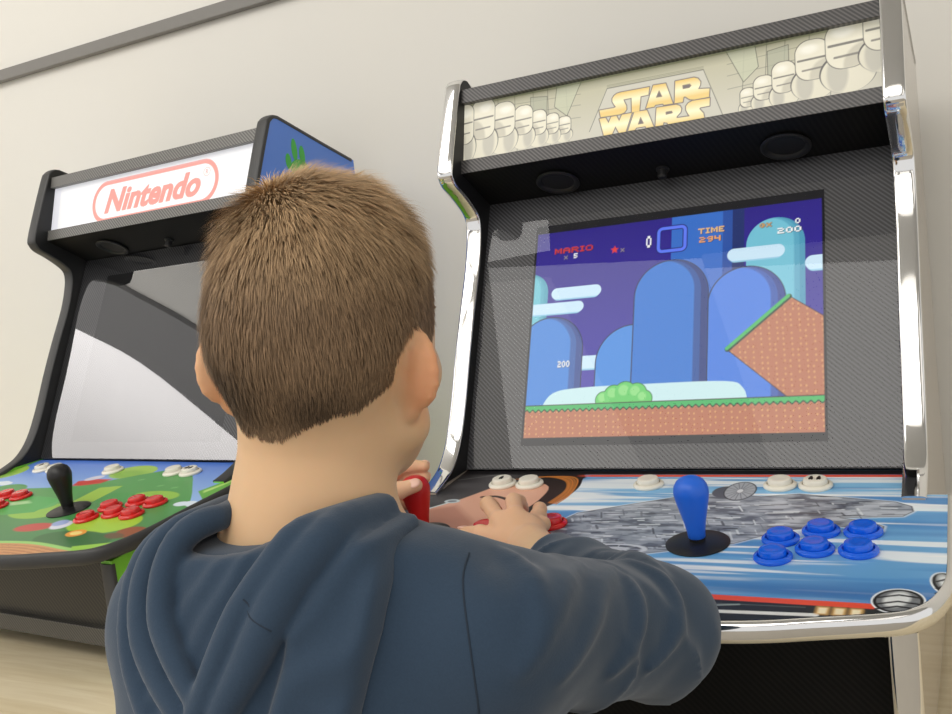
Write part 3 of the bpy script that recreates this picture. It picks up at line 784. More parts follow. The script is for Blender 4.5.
    p.pix('MARIO', X(0.072), Y(0.892), k * 1.55, k * 1.2, (206, 62, 56)); p.pix('x', X(0.110), Y(0.860), k, k, (150, 140, 150)); p.pix('5', X(0.148), Y(0.862), k, k, (250, 250, 250))
    st = []
    for i in range(10):
        r = 0.0058 if i % 2 == 0 else 0.0026
        st.append((X(0.303) + r * math.sin(i * PI / 5), Y(0.880) + r * math.cos(i * PI / 5)))
    p.poly(st, (222, 70, 66)); p.pix('x', X(0.325), Y(0.865), k, k, (150, 140, 150))
    p.pix('0', X(0.418), Y(0.872), 0.0016, 0.0030, (250, 250, 250))
    d = p.sd_rbox((X(0.509), Y(0.900)), 0.0165, 0.0150, 0.005); p.put(p.aa(np.abs(d) - 0.0032), (34, 34, 110)); p.put(p.aa(np.abs(d) - 0.0020), (98, 126, 246))
    p.pix('TIME', X(0.600), Y(0.908), k * 1.25, k * 1.1, (240, 196, 130)); p.pix('294', X(0.605), Y(0.866), k * 1.45, k * 1.1, (240, 170, 100))
    p.pix('ox', X(0.805), Y(0.903), k * 1.2, k * 1.1, (206, 158, 96)); p.pix('0', X(0.918), Y(0.904), k * 1.1, k * 1.0, (250, 250, 250)); p.pix('200', X(0.862), Y(0.866), k * 1.5, k * 1.1, (250, 250, 250))
    p.pix('200', X(0.112), Y(0.328), k * 0.9, k * 1.25, (240, 240, 240), (60, 60, 90))
    # unlit edge of the panel
    d = np.maximum(np.abs(U) - SW / 2, np.maximum(Y(0.0) - V, V - Y(1.005))); p.put(p.aa(-d), (26, 26, 30))
    return p

def art_screen_garden():
    return Paint(-SW / 2 - 0.003, SW / 2 + 0.003, HS * SB - 0.010, HS * ST + 0.012, 0.02, (20, 20, 23))

PANEL_ART = {'space': art_panel_space(), 'garden': art_panel_garden()}
MARQ_ART = {'space': art_marquee_space(), 'garden': art_marquee_garden()}
SCREEN_ART = {'space': art_screen_space(), 'garden': art_screen_garden()}
PANEL_LABEL = {'space': 'printed blue and white speed-streak artwork with grey hull', 'garden': 'printed green hill and blue sky artwork'}
MARQ_LABEL = {'space': 'cream lit header with yellow lettering', 'garden': 'white lit header with pale red lettering in an oval'}
M_panelart = art_mat('printed_vinyl', 0.0, 0.35, 1.0, 0.35)
M_marq = {'space': art_mat('header_print', 0.62, 0.3, 0.45), 'garden': art_mat('header_print_white', 0.62, 0.3, 0.45)}
M_screen = art_mat('lit_display', 0.95, 0.4, 0.03, 0.0)
M_screen_off = art_mat('off_display', 0.0, 0.3, 1.0, 0.2)
M_speaker = simple('speaker_cloth', (9, 9, 9), 0.9)
M_carbon_b = carbon('carbon_board_brown', (40, 37, 30), (66, 61, 50), 0.0075, 0.55, 0.05)

M_side = {}
M_side['space'] = simple('grey_brown_laminate', (172, 160, 146), 0.22, coat=0.6)
m, nt, b = new_mat('blue_green_laminate')
tc = nt.nodes.new('ShaderNodeTexCoord'); sp = nt.nodes.new('ShaderNodeSeparateXYZ'); mp_ = nt.nodes.new('ShaderNodeMapRange')
mp_.inputs[1].default_value = 0.02; mp_.inputs[2].default_value = 0.05
mx = nt.nodes.new('ShaderNodeMix'); mx.data_type = 'RGBA'; mx.inputs[6].default_value = L4((128, 208, 60)); mx.inputs[7].default_value = L4((92, 138, 228))
nt.links.new(tc.outputs['Object'], sp.inputs[0]); nt.links.new(sp.outputs['Z'], mp_.inputs[0]); nt.links.new(mp_.outputs[0], mx.inputs[0]); nt.links.new(mx.outputs[2], b.inputs['Base Color'])
b.inputs['Roughness'].default_value = 0.35
M_side['garden'] = m

right = build_machine('space', (0, 0, ZT), 0.0, 0.010, 'arcade machine the boy plays, chrome edging and lit game screen, under a yellow-lettered header')
left = build_machine('garden', (-0.86135, 0.02497, ZT), -0.07119, 0.0213, 'black-edged arcade machine with blank screen, white header and green hill artwork')
# small green sprig printed high on the left machine's blue side
mb = MB()
for (y, z, ry, rz) in ((0.150, 0.448, 0.006, 0.017), (0.166, 0.440, 0.006, 0.015), (0.134, 0.430, 0.006, 0.012), (0.157, 0.420, 0.02, 0.014)):
    ring = [(WO + 0.0004, y + ry * math.cos(a), z + rz * math.sin(a)) for a in np.linspace(0, 2 * PI, 24, endpoint=False)]
    ring2 = [(WO - 0.0004, a[1], a[2]) for a in ring]
    mb.loft([ring2, ring])
sd = [o for o in left.children if o.name.startswith('side_panel')][1]
mb.build('leaf_print', simple('leaf_green', (70, 182, 74), 0.4), sd)

# ------------------------------------------------------------------ room
YW = 0.365
m_wall = simple('painted_wall', (229, 226, 218), 0.85, noise=0.015, nscale=3.0)
m_floor = simple('floor_vinyl', (170, 162, 148), 0.6, noise=0.05, nscale=6)
m_ceil = simple('ceiling_paint', (190, 189, 186), 0.9)
mb = MB(); mb.box(-7.0, 3.2, YW, YW + 0.12, 0, 2.9); struct(mb.build('wall_back', m_wall), 'plain off-white wall behind the arcade machines')
mb = MB(); mb.box(-7.0, 3.2, -4.6, YW + 0.12, -0.08, 0); struct(mb.build('floor', m_floor))
# grey cable trunking along the wall
mb = MB(); mb.box(-3.5, 0.6, YW - 0.016, YW, ZM + 0.7545, ZM + 0.778); 
tk = mb.build('trim_1', simple('grey_trunking', (128, 125, 120), 0.5), bevel=0.002); struct(tk, 'grey cable trunking running along the wall')

# long pale wooden table
m_wood, nt, b = new_mat('pale_birch')
tc = nt.nodes.new('ShaderNodeTexCoord'); mpn = nt.nodes.new('ShaderNodeMapping'); mpn.inputs['Scale'].default_value = (2.2, 26, 8)
nz = nt.nodes.new('ShaderNodeTexNoise'); nz.inputs['Scale'].default_value = 2.2; nz.inputs['Detail'].default_value = 6; nz.inputs['Distortion'].default_value = 1.2
cr = nt.nodes.new('ShaderNodeValToRGB'); cr.color_ramp.elements[0].position = 0.3; cr.color_ramp.elements[0].color = L4((224, 206, 168)); cr.color_ramp.elements[1].position = 0.7; cr.color_ramp.elements[1].color = L4((242, 228, 196))
nt.links.new(tc.outputs['Object'], mpn.inputs[0]); nt.links.new(mpn.outputs[0], nz.inputs['Vector']); nt.links.new(nz.outputs['Fac'], cr.inputs[0]); nt.links.new(cr.outputs[0], b.inputs['Base Color'])
b.inputs['Roughness'].default_value = 0.42
tb = empty('table', (-0.55, -0.03, 0), 0, 'long pale wooden table carrying both arcade machines', 'table')
mb = MB(); mb.box(-1.35, 1.45, -0.385, 0.385, ZT - 0.03, ZT); mb.build('table_top', m_wood, tb, bevel=0.003)
m_leg = simple('grey_steel', (150, 150, 152), 0.4, 0.6)
for x in (-1.27, 1.37):
    for y in (-0.33, 0.33):
        mb = MB(); mb.box(x - 0.025, x + 0.025, y - 0.025, y + 0.025, 0, ZT - 0.03); mb.build('leg', m_leg, tb, bevel=0.004)
mb = MB(); mb.box(-1.25, 1.35, 0.315, 0.345, ZT - 0.10, ZT - 0.03); mb.build('apron', m_leg, tb)

# unseen ceiling; glowing panels, bulkhead and bright area shaped for reflections in the two screens
def emis(name, c, s):
    m, nt, b = new_mat(name); b.inputs['Base Color'].default_value = L4(c); b.inputs['Emission Color'].default_value = L4(c); b.inputs['Emission Strength'].default_value = s
    return m
ZC = 2.87
mb = MB(); mb.box(-7.0, 3.2, -4.6, YW, ZC, ZC + 0.1); struct(mb.build('ceiling', m_ceil))
lp = emis('panel_glow', (255, 252, 246), 0.65)  # glowing panels added to lay bright bands in the right screen's reflection
for i, (x0, x1, y0, y1) in enumerate(((-2.6, -1.15, -4.2, -1.45), (-0.55, 0.75, -4.2, -1.42), (1.3, 2.6, -4.2, -1.42))):
    mb = MB(); mb.box(x0, x1, y0, y1, ZC - 0.02, ZC + 0.01); struct(mb.build('trim_%d' % (i + 2), lp), 'added luminous ceiling panel for the screen reflections')
edge_l = [(0.26, -4.95), (-0.8, -4.62), (-1.15, -4.40), (-1.5, -4.17), (-2.1, -4.08), (-3.0, -4.0), (-4.5, -3.95)]
edge_r = [(0.26, -4.25), (-0.5, -3.95), (-0.95, -3.75), (-1.34, -3.51), (-2.0, -3.3), (-3.0, -3.1), (-4.5, -2.9)]
edge_l = smooth_poly(edge_l, 4); edge_r = smooth_poly(edge_r, 4)
def ceil_slab(name, e0, e1, z0, z1, m, label):
    mb = MB(); n = len(e0)
    for z in (z0, z1): mb.v += [(x, y, z) for y, x in e0] + [(x, y, z) for y, x in e1]
    for i in range(n - 1):
        mb.face([i, i + 1, n + i + 1, n + i]); mb.face([2 * n + i, 2 * n + i + 1, 3 * n + i + 1, 3 * n + i])
        mb.face([i, i + 1, 2 * n + i + 1, 2 * n + i]); mb.face([n + i, n + i + 1, 3 * n + i + 1, 3 * n + i])
    mb.face([0, n, 3 * n, 2 * n]); mb.face([n - 1, 2 * n - 1, 4 * n - 1, 3 * n - 1])
    struct(mb.build(name, m), label)
ceil_slab('trim_5', edge_l, edge_r, ZC - 0.03, ZC + 0.02, simple('grey_bulkhead', (120, 120, 122), 0.8), 'unseen grey ceiling bulkhead, curved for the screen reflections')  # unseen slab shaped to the dark band reflected in the left screen
ceil_slab('trim_6', [(y, -6.9) for y, x in edge_l], edge_l, ZC - 0.02, ZC + 0.01, emis('ceiling_glow', (250, 248, 250), 1.28), 'bright ceiling area shaped for the screen reflections')  # added glowing slab, its edge shaped to the left screen's bright reflection
mb = MB(); mb.box(-7.1, -7.0, -4.6, YW + 0.1, 0, ZC); struct(mb.build('wall_left', m_wall))
w = bpy.data.worlds.new('room_light'); scene.world = w; w.use_nodes = True
w.node_tree.nodes['Background'].inputs[0].default_value = (1.0, 0.985, 0.965, 1); w.node_tree.nodes['Background'].inputs[1].default_value = 0.85
def area(name, loc, target, size, power, colr=(1, 0.98, 0.95), sy=None):
    l = bpy.data.lights.new(name, 'AREA'); l.size = size; l.energy = power; l.color = colr
    if sy: l.shape = 'RECTANGLE'; l.size_y = sy
    o = bpy.data.objects.new(name, l); COL.objects.link(o); o.location = loc
    o.rotation_euler = (Vector(target) - Vector(loc)).to_track_quat('-Z', 'Y').to_euler()
    return o
area('ceiling_lamp', (-0.3, -1.6, 2.78), (-0.2, -0.4, 0.9), 2.2, 30, sy=1.4)
area('ceiling_fill', (-3.6, -1.6, 1.9), (-3.6, -1.6, 3), 2.6, 60)  # added light that brightens the ceiling as mirrored in the left glass
area('wall_fill', (-1.6, -0.9, 2.7), (-1.7, 0.36, 1.7), 1.4, 9, sy=0.5)  # added light that brightens the upper left wall, no fixture there
# ------------------------------------------------------------------ the boy (built in the machine frame, z raised by ZM at the end)
def nv(v): v = np.asarray(v, float); return v / np.linalg.norm(v)
def smin(a, b, k):
    h = np.clip(0.5 + 0.5 * (b - a) / k, 0, 1)
    return b * (1 - h) + a * h - k * h * (1 - h)
def smax(a, b, k): return -smin(-a, -b, k)
def cap(p, a, b, ra, rb):
    a = np.asarray(a, float); b = np.asarray(b, float); d = b - a
    t = np.clip(((p - a) @ d) / (d @ d), 0, 1)
    return np.linalg.norm(p - a - t[:, None] * d, axis=1) - (ra + (rb - ra) * t)
def chain(p, pts, rad, k=0.01):
    out = None
    for i in range(len(pts) - 1):
        d = cap(p, pts[i], pts[i + 1], rad[i], rad[i + 1])
        out = d if out is None else smin(out, d, k)
    return out
def ell(p, c, r, R=None):
    q = p - np.asarray(c, float)
    if R is not None: q = q @ np.asarray(R, float).T       # rows of R are the axes
    r = np.asarray(r, float)
    k0 = np.linalg.norm(q / r, axis=1); k1 = np.linalg.norm(q / (r * r), axis=1)
    return k0 * (k0 - 1) / np.maximum(k1, 1e-9)
def vnoise(p, s, seed=0, oct=2):
    """smooth value noise on points, cell size s (scalar or 3-vector)"""
    g = np.random.default_rng(seed); T = g.random(4096); out = 0; amp = 1; tot = 0
    q = p / np.asarray(s, float)
    for o in range(oct):
        i = np.floor(q).astype(np.int64); f = q - i; f = f * f * (3 - 2 * f); r = 0
        for dx in (0, 1):
            wx = f[:, 0] if dx else 1 - f[:, 0]
            for dy in (0, 1):
                wy = f[:, 1] if dy else 1 - f[:, 1]
                for dz in (0, 1):
                    wz = f[:, 2] if dz else 1 - f[:, 2]
                    h = ((i[:, 0] + dx) * 73856093 ^ (i[:, 1] + dy) * 19349663 ^ (i[:, 2] + dz) * 83492791) & 4095
                    r = r + wx * wy * wz * T[h]
        out = out + amp * r; tot += amp; amp *= 0.5; q = q * 2.03
    return out / tot - 0.5

def sdf_mesh(name, f, lo, hi, h, cut=None):
    """surface nets over sparse blocks of a signed distance field"""
    lo = np.asarray(lo, float); B = 8
    nb = np.ceil((np.asarray(hi, float) - lo) / (h * B)).astype(int)
    ijk = np.stack(np.meshgrid(*[np.arange(n) for n in nb], indexing='ij'), -1).reshape(-1, 3)
    def ev(P):
        out = np.empty(len(P))
        for i in range(0, len(P), 400000): out[i:i + 400000] = f(P[i:i + 400000])
        return out
    d = ev(lo + (ijk + 0.5) * h * B)
    ijk = ijk[np.abs(d) < h * B * 1.05]
    l = np.arange(B + 1); loc = np.stack(np.meshgrid(l, l, l, indexing='ij'), -1)
    G = ijk[:, None, None, None, :] * B + loc[None]
    D = ev((lo + G.reshape(-1, 3) * h)).reshape(G.shape[:-1])
    N = nb * B + 2
    key = lambda g: (g[..., 0] * N[1] + g[..., 1]) * N[2] + g[..., 2]
    S = D < 0
    corners = [(a, b, c) for a in (0, 1) for b in (0, 1) for c in (0, 1)]
    sl = lambda A, c: A[:, c[0]:B + c[0], c[1]:B + c[1], c[2]:B + c[2]]
    cnt = sum(sl(S, c).astype(np.int8) for c in corners)
    m = (cnt > 0) & (cnt < 8)
    acc = np.zeros((m.sum(), 3)); w = np.zeros(m.sum())
    cv = {c: sl(D, c)[m] for c in corners}
    for c in corners:
        for ax in range(3):
            if c[ax]: continue
            c2 = tuple(c[i] + (i == ax) for i in range(3))
            a, b = cv[c], cv[c2]; x = (a < 0) != (b < 0)
            t = np.where(x, a / np.where(x, a - b, 1), 0)
            pt = np.array(c, float)[None] + t[:, None] * (np.arange(3) == ax)[None]
            acc += np.where(x[:, None], pt, 0); w += x
    cell = G[:, :B, :B, :B][m]
    V = lo + (cell + acc / w[:, None]) * h
    ks = key(cell); order = np.argsort(ks); ks = ks[order]; V = V[order]
    F = []
    for ax in range(3):
        e = [0, 0, 0]; e[ax] = 1
        a = S[:, :B, :B, :B]; b = sl(S, tuple(e))
        x = a != b
        g = G[:, :B, :B, :B][x]; flip = a[x]
        o1, o2 = [(1, 2), (2, 0), (0, 1)][ax]
        q = []
        ok = np.ones(len(g), bool)
        for (s1, s2) in ((-1, -1), (0, -1), (0, 0), (-1, 0)):
            gg = g.copy(); gg[:, o1] += s1; gg[:, o2] += s2
            kk = key(gg); i = np.clip(np.searchsorted(ks, kk), 0, len(ks) - 1)
            ok &= ks[i] == kk; q.append(i)
        Q = np.stack(q, -1)
        Q = np.where(flip[:, None], Q, Q[:, ::-1])[ok]
        F.append(Q)
    F = np.concatenate(F)
    if cut is not None:
        keep = cut(V); F = F[keep[F].all(1)]
        used = np.unique(F); mp = np.full(len(V), -1); mp[used] = np.arange(len(used)); F = mp[F]; V = V[used]
    return V, F

def up(V): V = np.array(V, float); V[:, 2] += ZM; return V

# --- skeleton
HC = np.array([-0.0243, -0.5478, 0.243])
a = math.radians(12); HF = np.array([-math.sin(a), math.cos(a), 0]); HR = np.array([math.cos(a), math.sin(a), 0]); UZ = np.array([0, 0, 1.0])
a = math.radians(8); TF = np.array([-math.sin(a), math.cos(a), 0]); TR = np.array([math.cos(a), math.sin(a), 0])
a = math.radians(6); HR, HU = HR * math.cos(a) - UZ * math.sin(a), UZ * math.cos(a) + HR * math.sin(a)
def hd(r, f, z): return HC + HR * r + HF * f + HU * z
NB = np.array([-0.036, -0.580, 0.105])
SL, SR = np.array([-0.122, -0.600, 0.047]), np.array([0.080, -0.577, 0.042])
EL, ER = np.array([-0.285, -0.455, -0.050]), np.array([0.114, -0.409, -0.019])
WL, WR = np.array([-0.249, -0.262, 0.008]), np.array([-0.048, -0.257, -0.013])
PEL = np.array([-0.045, -0.610, -0.33])
HIPL, HIPR = PEL - TR * 0.075 + UZ * -0.03, PEL + TR * 0.075 + UZ * -0.03
KL, KR = HIPL + np.array([-.01, .02, -0.30]), HIPR + np.array([.015, .01, -0.30])
AL_, AR_ = KL + np.array([0, -.02, -0.26]), KR + np.array([0, -.02, -0.26])

RT = np.array([HR, HF, HU])
def head_sdf(p):
    d = ell(p, hd(0, -0.006, 0.000), (0.0630, 0.081, 0.068), RT)
    d = smin(d, ell(p, hd(0, -0.038, -0.030), (0.052, 0.046, 0.048), RT), 0.03)       # occiput
    d = smin(d, ell(p, hd(0, 0.024, -0.052), (0.056, 0.058, 0.062), RT), 0.030)        # face
    d = smin(d, ell(p, hd(0, 0.046, -0.105), (0.026, 0.024, 0.020), RT), 0.035)        # chin
    for s in (-1, 1):
        d = smin(d, cap(p, hd(s * 0.050, -0.002, -0.082), hd(s * 0.016, 0.054, -0.112), 0.014, 0.012), 0.024)   # jaw line
        d = smin(d, ell(p, hd(s * 0.031, 0.062, -0.058), (0.020, 0.016, 0.018), RT), 0.02)                     # cheek
        d = smax(d, -ell(p, hd(s * 0.028, 0.088, -0.030), (0.014, 0.012, 0.009), RT), 0.012)                    # eye socket
    d = smin(d, chain(p, [hd(0, 0.078, -0.030), hd(0, 0.090, -0.055), hd(0, 0.084, -0.062)], [0.005, 0.008, 0.007], .005), 0.010)   # nose
    d = smin(d, ell(p, hd(0, 0.077, -0.083), (0.018, 0.006, 0.0042), RT), 0.004); d = smin(d, ell(p, hd(0, 0.075, -0.090), (0.014, 0.006, 0.0042), RT), 0.004)
    # neck
    nk = chain(p, [hd(0, -0.030, -0.055), hd(-0.002, -0.020, -0.100), NB, NB + np.array([0, 0, -0.05])], [0.040, 0.043, 0.046, 0.060], 0.02)
    d = smin(d, nk, 0.020)
    d = smin(d, cap(p, NB - UZ * 0.048 - TR * 0.065, NB - UZ * 0.048 + TR * 0.065, 0.038, 0.038), 0.04)
    # ears
    for s in (-1, 1):
        ang = math.radians(60 if s > 0 else 33)
        pv = nv(HR * s * math.sin(ang) - HF * math.cos(ang) + UZ * 0.05); zv = nv(HU + HF * -0.10 + HR * s * 0.12); zv = nv(zv - pv * (zv @ pv)); nvv = np.cross(zv, pv) * s
        if nvv @ HF < 0: nvv = -nvv
        R = np.array([pv, zv, nvv])
        c = hd(s * (0.0525 if s > 0 else 0.0565), -0.013, -0.047) + pv * 0.009
        e = ell(p, c + zv * 0.002, (0.0180, 0.0235, 0.0085), R)
        e = smax(e, -ell(p, c + nvv * 0.0095 + pv * 0.001 + zv * 0.002, (0.0138, 0.0190, 0.0105), R), 0.004)
        e = smin(e, ell(p, c - zv * 0.0215 - pv * 0.004, (0.0078, 0.0078, 0.0052), R), 0.006)         # lobe
        e = smin(e, ell(p, c - nvv * 0.0045 - pv * 0.005 - zv * 0.003, (0.0085, 0.0135, 0.0075), R), 0.003)
        rim = c + zv * 0.002 + nvv * 0.002
        for k in range(10):
            t0, t1 = [math.radians(-60 + 200 * q / 10) for q in (k, k + 1)]
            e = smin(e, cap(p, rim + pv * 0.0165 * math.cos(t0) + zv * 0.0220 * math.sin(t0), rim + pv * 0.0165 * math.cos(t1) + zv * 0.0220 * math.sin(t1), 0.0032, 0.0032), 0.003)  # back of the concha
        d = smin(d, e, 0.0055)
    return d

FING = {   # right hand: MCP, PIP, DIP, tip
 'index': ([-0.099, -0.217, 0.000], [-0.130, -0.180, 0.006], [-0.134, -0.164, -0.001], [-0.133, -0.157, -0.010]),
 'middle': ([-0.083, -0.212, 0.003], [-0.103, -0.174, 0.008], [-0.107, -0.155, 0.002], [-0.107, -0.147, -0.008]),
 'ring': ([-0.067, -0.215, -0.004], [-0.072, -0.184, -0.003], [-0.080, -0.163, -0.003], [-0.084, -0.153, -0.009]),
 'pinky': ([-0.058, -0.223, -0.007], [-0.060, -0.201, -0.007], [-0.066, -0.187, -0.012], [-0.071, -0.178, -0.0165])}
def hand_r(p):
    d = chain(p, [ER * 0.45 + WR * 0.55, WR], [0.024, 0.0185], 0.01)
    palm = None
    for i, (k, r) in enumerate((('index', 0.0100), ('middle', 0.0105), ('ring', 0.0100), ('pinky', 0.0090))):
        m = np.array(FING[k][0]); w = WR + np.array([-0.007 + 0.005 * i, 0.002 - 0.002 * i, -0.002])
        c = cap(p, w, m, 0.0125, r)
        palm = c if palm is None else smin(palm, c, 0.010)
    d = smin(d, palm, 0.012)
    for k, r in (('index', 0.0078), ('middle', 0.0080), ('ring', 0.0076), ('pinky', 0.0068)):
        P = FING[k]
        d = smin(d, chain(p, P, [r * 1.12, r * 1.03, r * 0.93, r * 0.80], 0.003), 0.0035)
    th = [WR + np.array([-0.012, 0.008, -0.006]), np.array([-0.088, -0.238, -0.013]), np.array([-0.118, -0.224, -0.012]), np.array([-0.146, -0.211, -0.016])]
    d = smin(d, chain(p, th, [0.0120, 0.0105, 0.0088, 0.0070], 0.004), 0.006)
    return d
BT = np.array([-0.211, -0.1965, 0.032])       # middle of the red bat
LF = {  # left hand wraps the bat from its left: thumb on the near side, fingers on the far side
 'index': ([-0.2420, -0.2060, 0.0360], [-0.2330, -0.1800, 0.0440], [-0.2215, -0.1735, 0.0450], [-0.2085, -0.1700, 0.0440]),
 'middle': ([-0.2450, -0.2030, 0.0240], [-0.2350, -0.1770, 0.0310], [-0.2230, -0.1710, 0.0320], [-0.2100, -0.1690, 0.0315]),
 'ring': ([-0.2460, -0.2050, 0.0120], [-0.2360, -0.1790, 0.0180], [-0.2250, -0.1740, 0.0180], [-0.2140, -0.1720, 0.0180]),
 'pinky': ([-0.2460, -0.2110, 0.0020], [-0.2370, -0.1870, 0.0060], [-0.2280, -0.1810, 0.0060], [-0.2190, -0.1780, 0.0060])}
def hand_l(p):
    d = chain(p, [EL * 0.45 + WL * 0.55, WL], [0.024, 0.0185], 0.01)
    palm = None
    for i, (k, r) in enumerate((('index', 0.0100), ('middle', 0.0105), ('ring', 0.0100), ('pinky', 0.0090))):
        c = cap(p, WL + np.array([0, 0.004, 0.008 - 0.006 * i]), LF[k][0], 0.012, r)
        palm = c if palm is None else smin(palm, c, 0.010)
    d = smin(d, palm, 0.012)
    for k, r in (('index', 0.0078), ('middle', 0.0080), ('ring', 0.0076), ('pinky', 0.0068)):
        d = smin(d, chain(p, LF[k], [r * 1.12, r * 1.03, r * 0.93, r * 0.80], 0.003), 0.0035)
    th = [WL + np.array([0.006, 0.010, 0.004]), np.array([-0.2300, -0.2370, 0.0240]), np.array([-0.2110, -0.2240, 0.0305]), np.array([-0.1935, -0.2140, 0.0345])]
    d = smin(d, chain(p, th, [0.0130, 0.0115, 0.0092, 0.0072], 0.004), 0.006)
    return d
RTT = np.array([TR, TF, UZ])
def body_sdf(p):
    d = ell(p, (NB + PEL) / 2 + np.array([0, 0, 0.04]), (0.115, 0.078, 0.165), RTT)
    d = smin(d, ell(p, PEL + UZ * 0.01, (0.105, 0.080, 0.09), RTT), 0.05)
    d = smin(d, cap(p, SL, SR, 0.038, 0.038), 0.04)
    d = smin(d, cap(p, NB - UZ * 0.025, NB - UZ * 0.06, 0.036, 0.065), 0.03)
    for S, E_, W in ((SL, EL, WL), (SR, ER, WR)):
        d = smin(d, chain(p, [S, E_], [0.036, 0.028], 0.01), 0.02)
        d = smin(d, chain(p, [E_, W], [0.028, 0.018], 0.01), 0.012)
    for h, k, an in ((HIPL, KL, AL_), (HIPR, KR, AR_)):
        d = smin(d, chain(p, [h, k, an], [0.062, 0.042, 0.027], 0.02), 0.03)
        d = smin(d, chain(p, [an, an + TF * 0.10 + UZ * -0.03], [0.027, 0.024], 0.02), 0.02)
    return d

def merge(*VF):
    Vs, Fs, n = [], [], 0
    for V, F in VF: Vs.append(V); Fs.append(F + n); n += len(V)
    return np.concatenate(Vs), np.concatenate(Fs)

person = empty('person', (float(PEL[0]), float(PEL[1]), 0.0), 0, 'boy in dark blue hooded sweatshirt seen from behind, hands on the red joystick and buttons', 'person')
def pobj(name, V, F, m, parent=person, smooth=True):
    V = up(V) - np.array(person.location)
    return link(name, from_np(name, V, F), m, parent, smooth)

# --- skin
m_skin, nt, b = new_mat('skin')
tc = nt.nodes.new('ShaderNodeTexCoord'); nz = nt.nodes.new('ShaderNodeTexNoise'); nz.inputs['Scale'].default_value = 28; nz.inputs['Detail'].default_value = 3
at = nt.nodes.new('ShaderNodeAttribute'); at.attribute_name = 'Col'
mx = nt.nodes.new('ShaderNodeMix'); mx.data_type = 'RGBA'; mx.blend_type = 'MULTIPLY'; mx.inputs[0].default_value = 1.0
cr = nt.nodes.new('ShaderNodeValToRGB'); cr.color_ramp.elements[0].color = (0.90, 0.88, 0.86, 1); cr.color_ramp.elements[1].color = (1.05, 1.04, 1.03, 1)
nt.links.new(tc.outputs['Object'], nz.inputs['Vector']); nt.links.new(nz.outputs['Fac'], cr.inputs[0])
nt.links.new(at.outputs['Color'], mx.inputs[6]); nt.links.new(cr.outputs[0], mx.inputs[7]); nt.links.new(mx.outputs[2], b.inputs['Base Color'])
b.inputs['Roughness'].default_value = 0.55; b.inputs['Subsurface Weight'].default_value = 0.25; b.inputs['Subsurface Radius'].default_value = (0.010, 0.004, 0.002); b.inputs['Subsurface Scale'].default_value = 1.0
b.inputs['Specular IOR Level'].default_value = 0.3

VH, FH = sdf_mesh('head', head_sdf, HC - 0.135 - np.array([0, 0, .06]), HC + np.array([.13, .13, .10]), 0.0019)
VR, FR = sdf_mesh('hr', hand_r, (-0.17, -0.36, -0.05), (0.03, -0.12, 0.06), 0.0014)
VL, FL = sdf_mesh('hl', hand_l, (-0.31, -0.36, -0.03), (-0.17, -0.14, 0.09), 0.0014)
VB, FB = sdf_mesh('bd', body_sdf, (-0.36, -0.76, -0.97), (0.24, -0.20, 0.14), 0.006)
V, F = merge((VB, FB), (VH, FH), (VR, FR), (VL, FL))
body = pobj('body', V, F, m_skin)
c0 = np.array(lin((222, 184, 144)))
Cc = np.tile(c0, (len(V), 1))
earmask = np.zeros(len(V))
for s in (-1, 1):
    dd = np.linalg.norm((V - hd(s * 0.075, -0.014, -0.050)) / np.array([1, 1, 1.5]), axis=1)
    earmask = np.maximum(earmask, np.clip((0.028 - dd) / 0.012, 0, 1))
Cc = Cc * (1 - 0.75 * earmask[:, None]) + np.array(lin((232, 162, 118))) * 0.75 * earmask[:, None]
hands = np.clip((V[:, 1] + 0.30) / 0.02, 0, 1)
Cc = Cc * (1 - hands[:, None] * .6) + np.array(lin((232, 184, 152))) * hands[:, None] * .6
lips = np.clip((0.016 - np.linalg.norm((V - hd(0, 0.080, -0.0865)) / np.array([1, 1, 0.55]), axis=1)) / 0.006, 0, 1)
Cc = Cc * (1 - 0.7 * lips[:, None]) + np.array(lin((196, 110, 98))) * 0.7 * lips[:, None]
att = body.data.color_attributes.new('Col', 'FLOAT_COLOR', 'POINT')
att.data.foreach_set('color', np.concatenate([Cc, np.ones((len(Cc), 1))], 1).astype(np.float32).ravel())
# nails, eyes, brows
def blob(name, c, r, R, m, parent=person, n=16):
    th = np.linspace(0, PI, n); ph = np.linspace(0, 2 * PI, 2 * n, endpoint=False)
    P = np.array([[math.sin(t) * math.cos(q), math.sin(t) * math.sin(q), math.cos(t)] for t in th for q in ph]) * np.asarray(r)
    Vv = np.asarray(c) + P @ np.asarray(R)
    Ff = [[i * 2 * n + j, i * 2 * n + (j + 1) % (2 * n), (i + 1) * 2 * n + (j + 1) % (2 * n), (i + 1) * 2 * n + j] for i in range(n - 1) for j in range(2 * n)]
    return pobj(name, Vv, np.array(Ff), m, parent)
m_nail = simple('nail', (238, 190, 170), 0.3); m_eye = simple('eye_white', (236, 232, 226), 0.2); m_iris = simple('iris_brown', (84, 56, 36), 0.2); m_brow = simple('brow_hair', (112, 88, 62), 0.8)
def nail(tip, prev, outv, w=0.0048):
    ax = nv(np.array(tip) - np.array(prev)); o = np.asarray(outv, float); o = nv(o - ax * (o @ ax)); s = np.cross(ax, o)
    blob('fingernail', np.array(tip) + o * 0.0064 - ax * 0.0005, (w * 1.15, w * 0.95, 0.0012), [ax, s, o], m_nail, body, 10)
nail((-0.1935, -0.2140, 0.0345), (-0.2110, -0.2240, 0.0305), (0.35, -0.8, 0.6), 0.0055)
for k in ('index', 'middle', 'ring', 'pinky'):
    nail(FING[k][3], FING[k][2], (-0.1, 0.9, 0.4)); nail(LF[k][3], LF[k][2], (0.2, 0.9, 0.2))
nail((-0.146, -0.211, -0.016), (-0.118, -0.224, -0.012), (0, 0.1, 1), 0.0055)
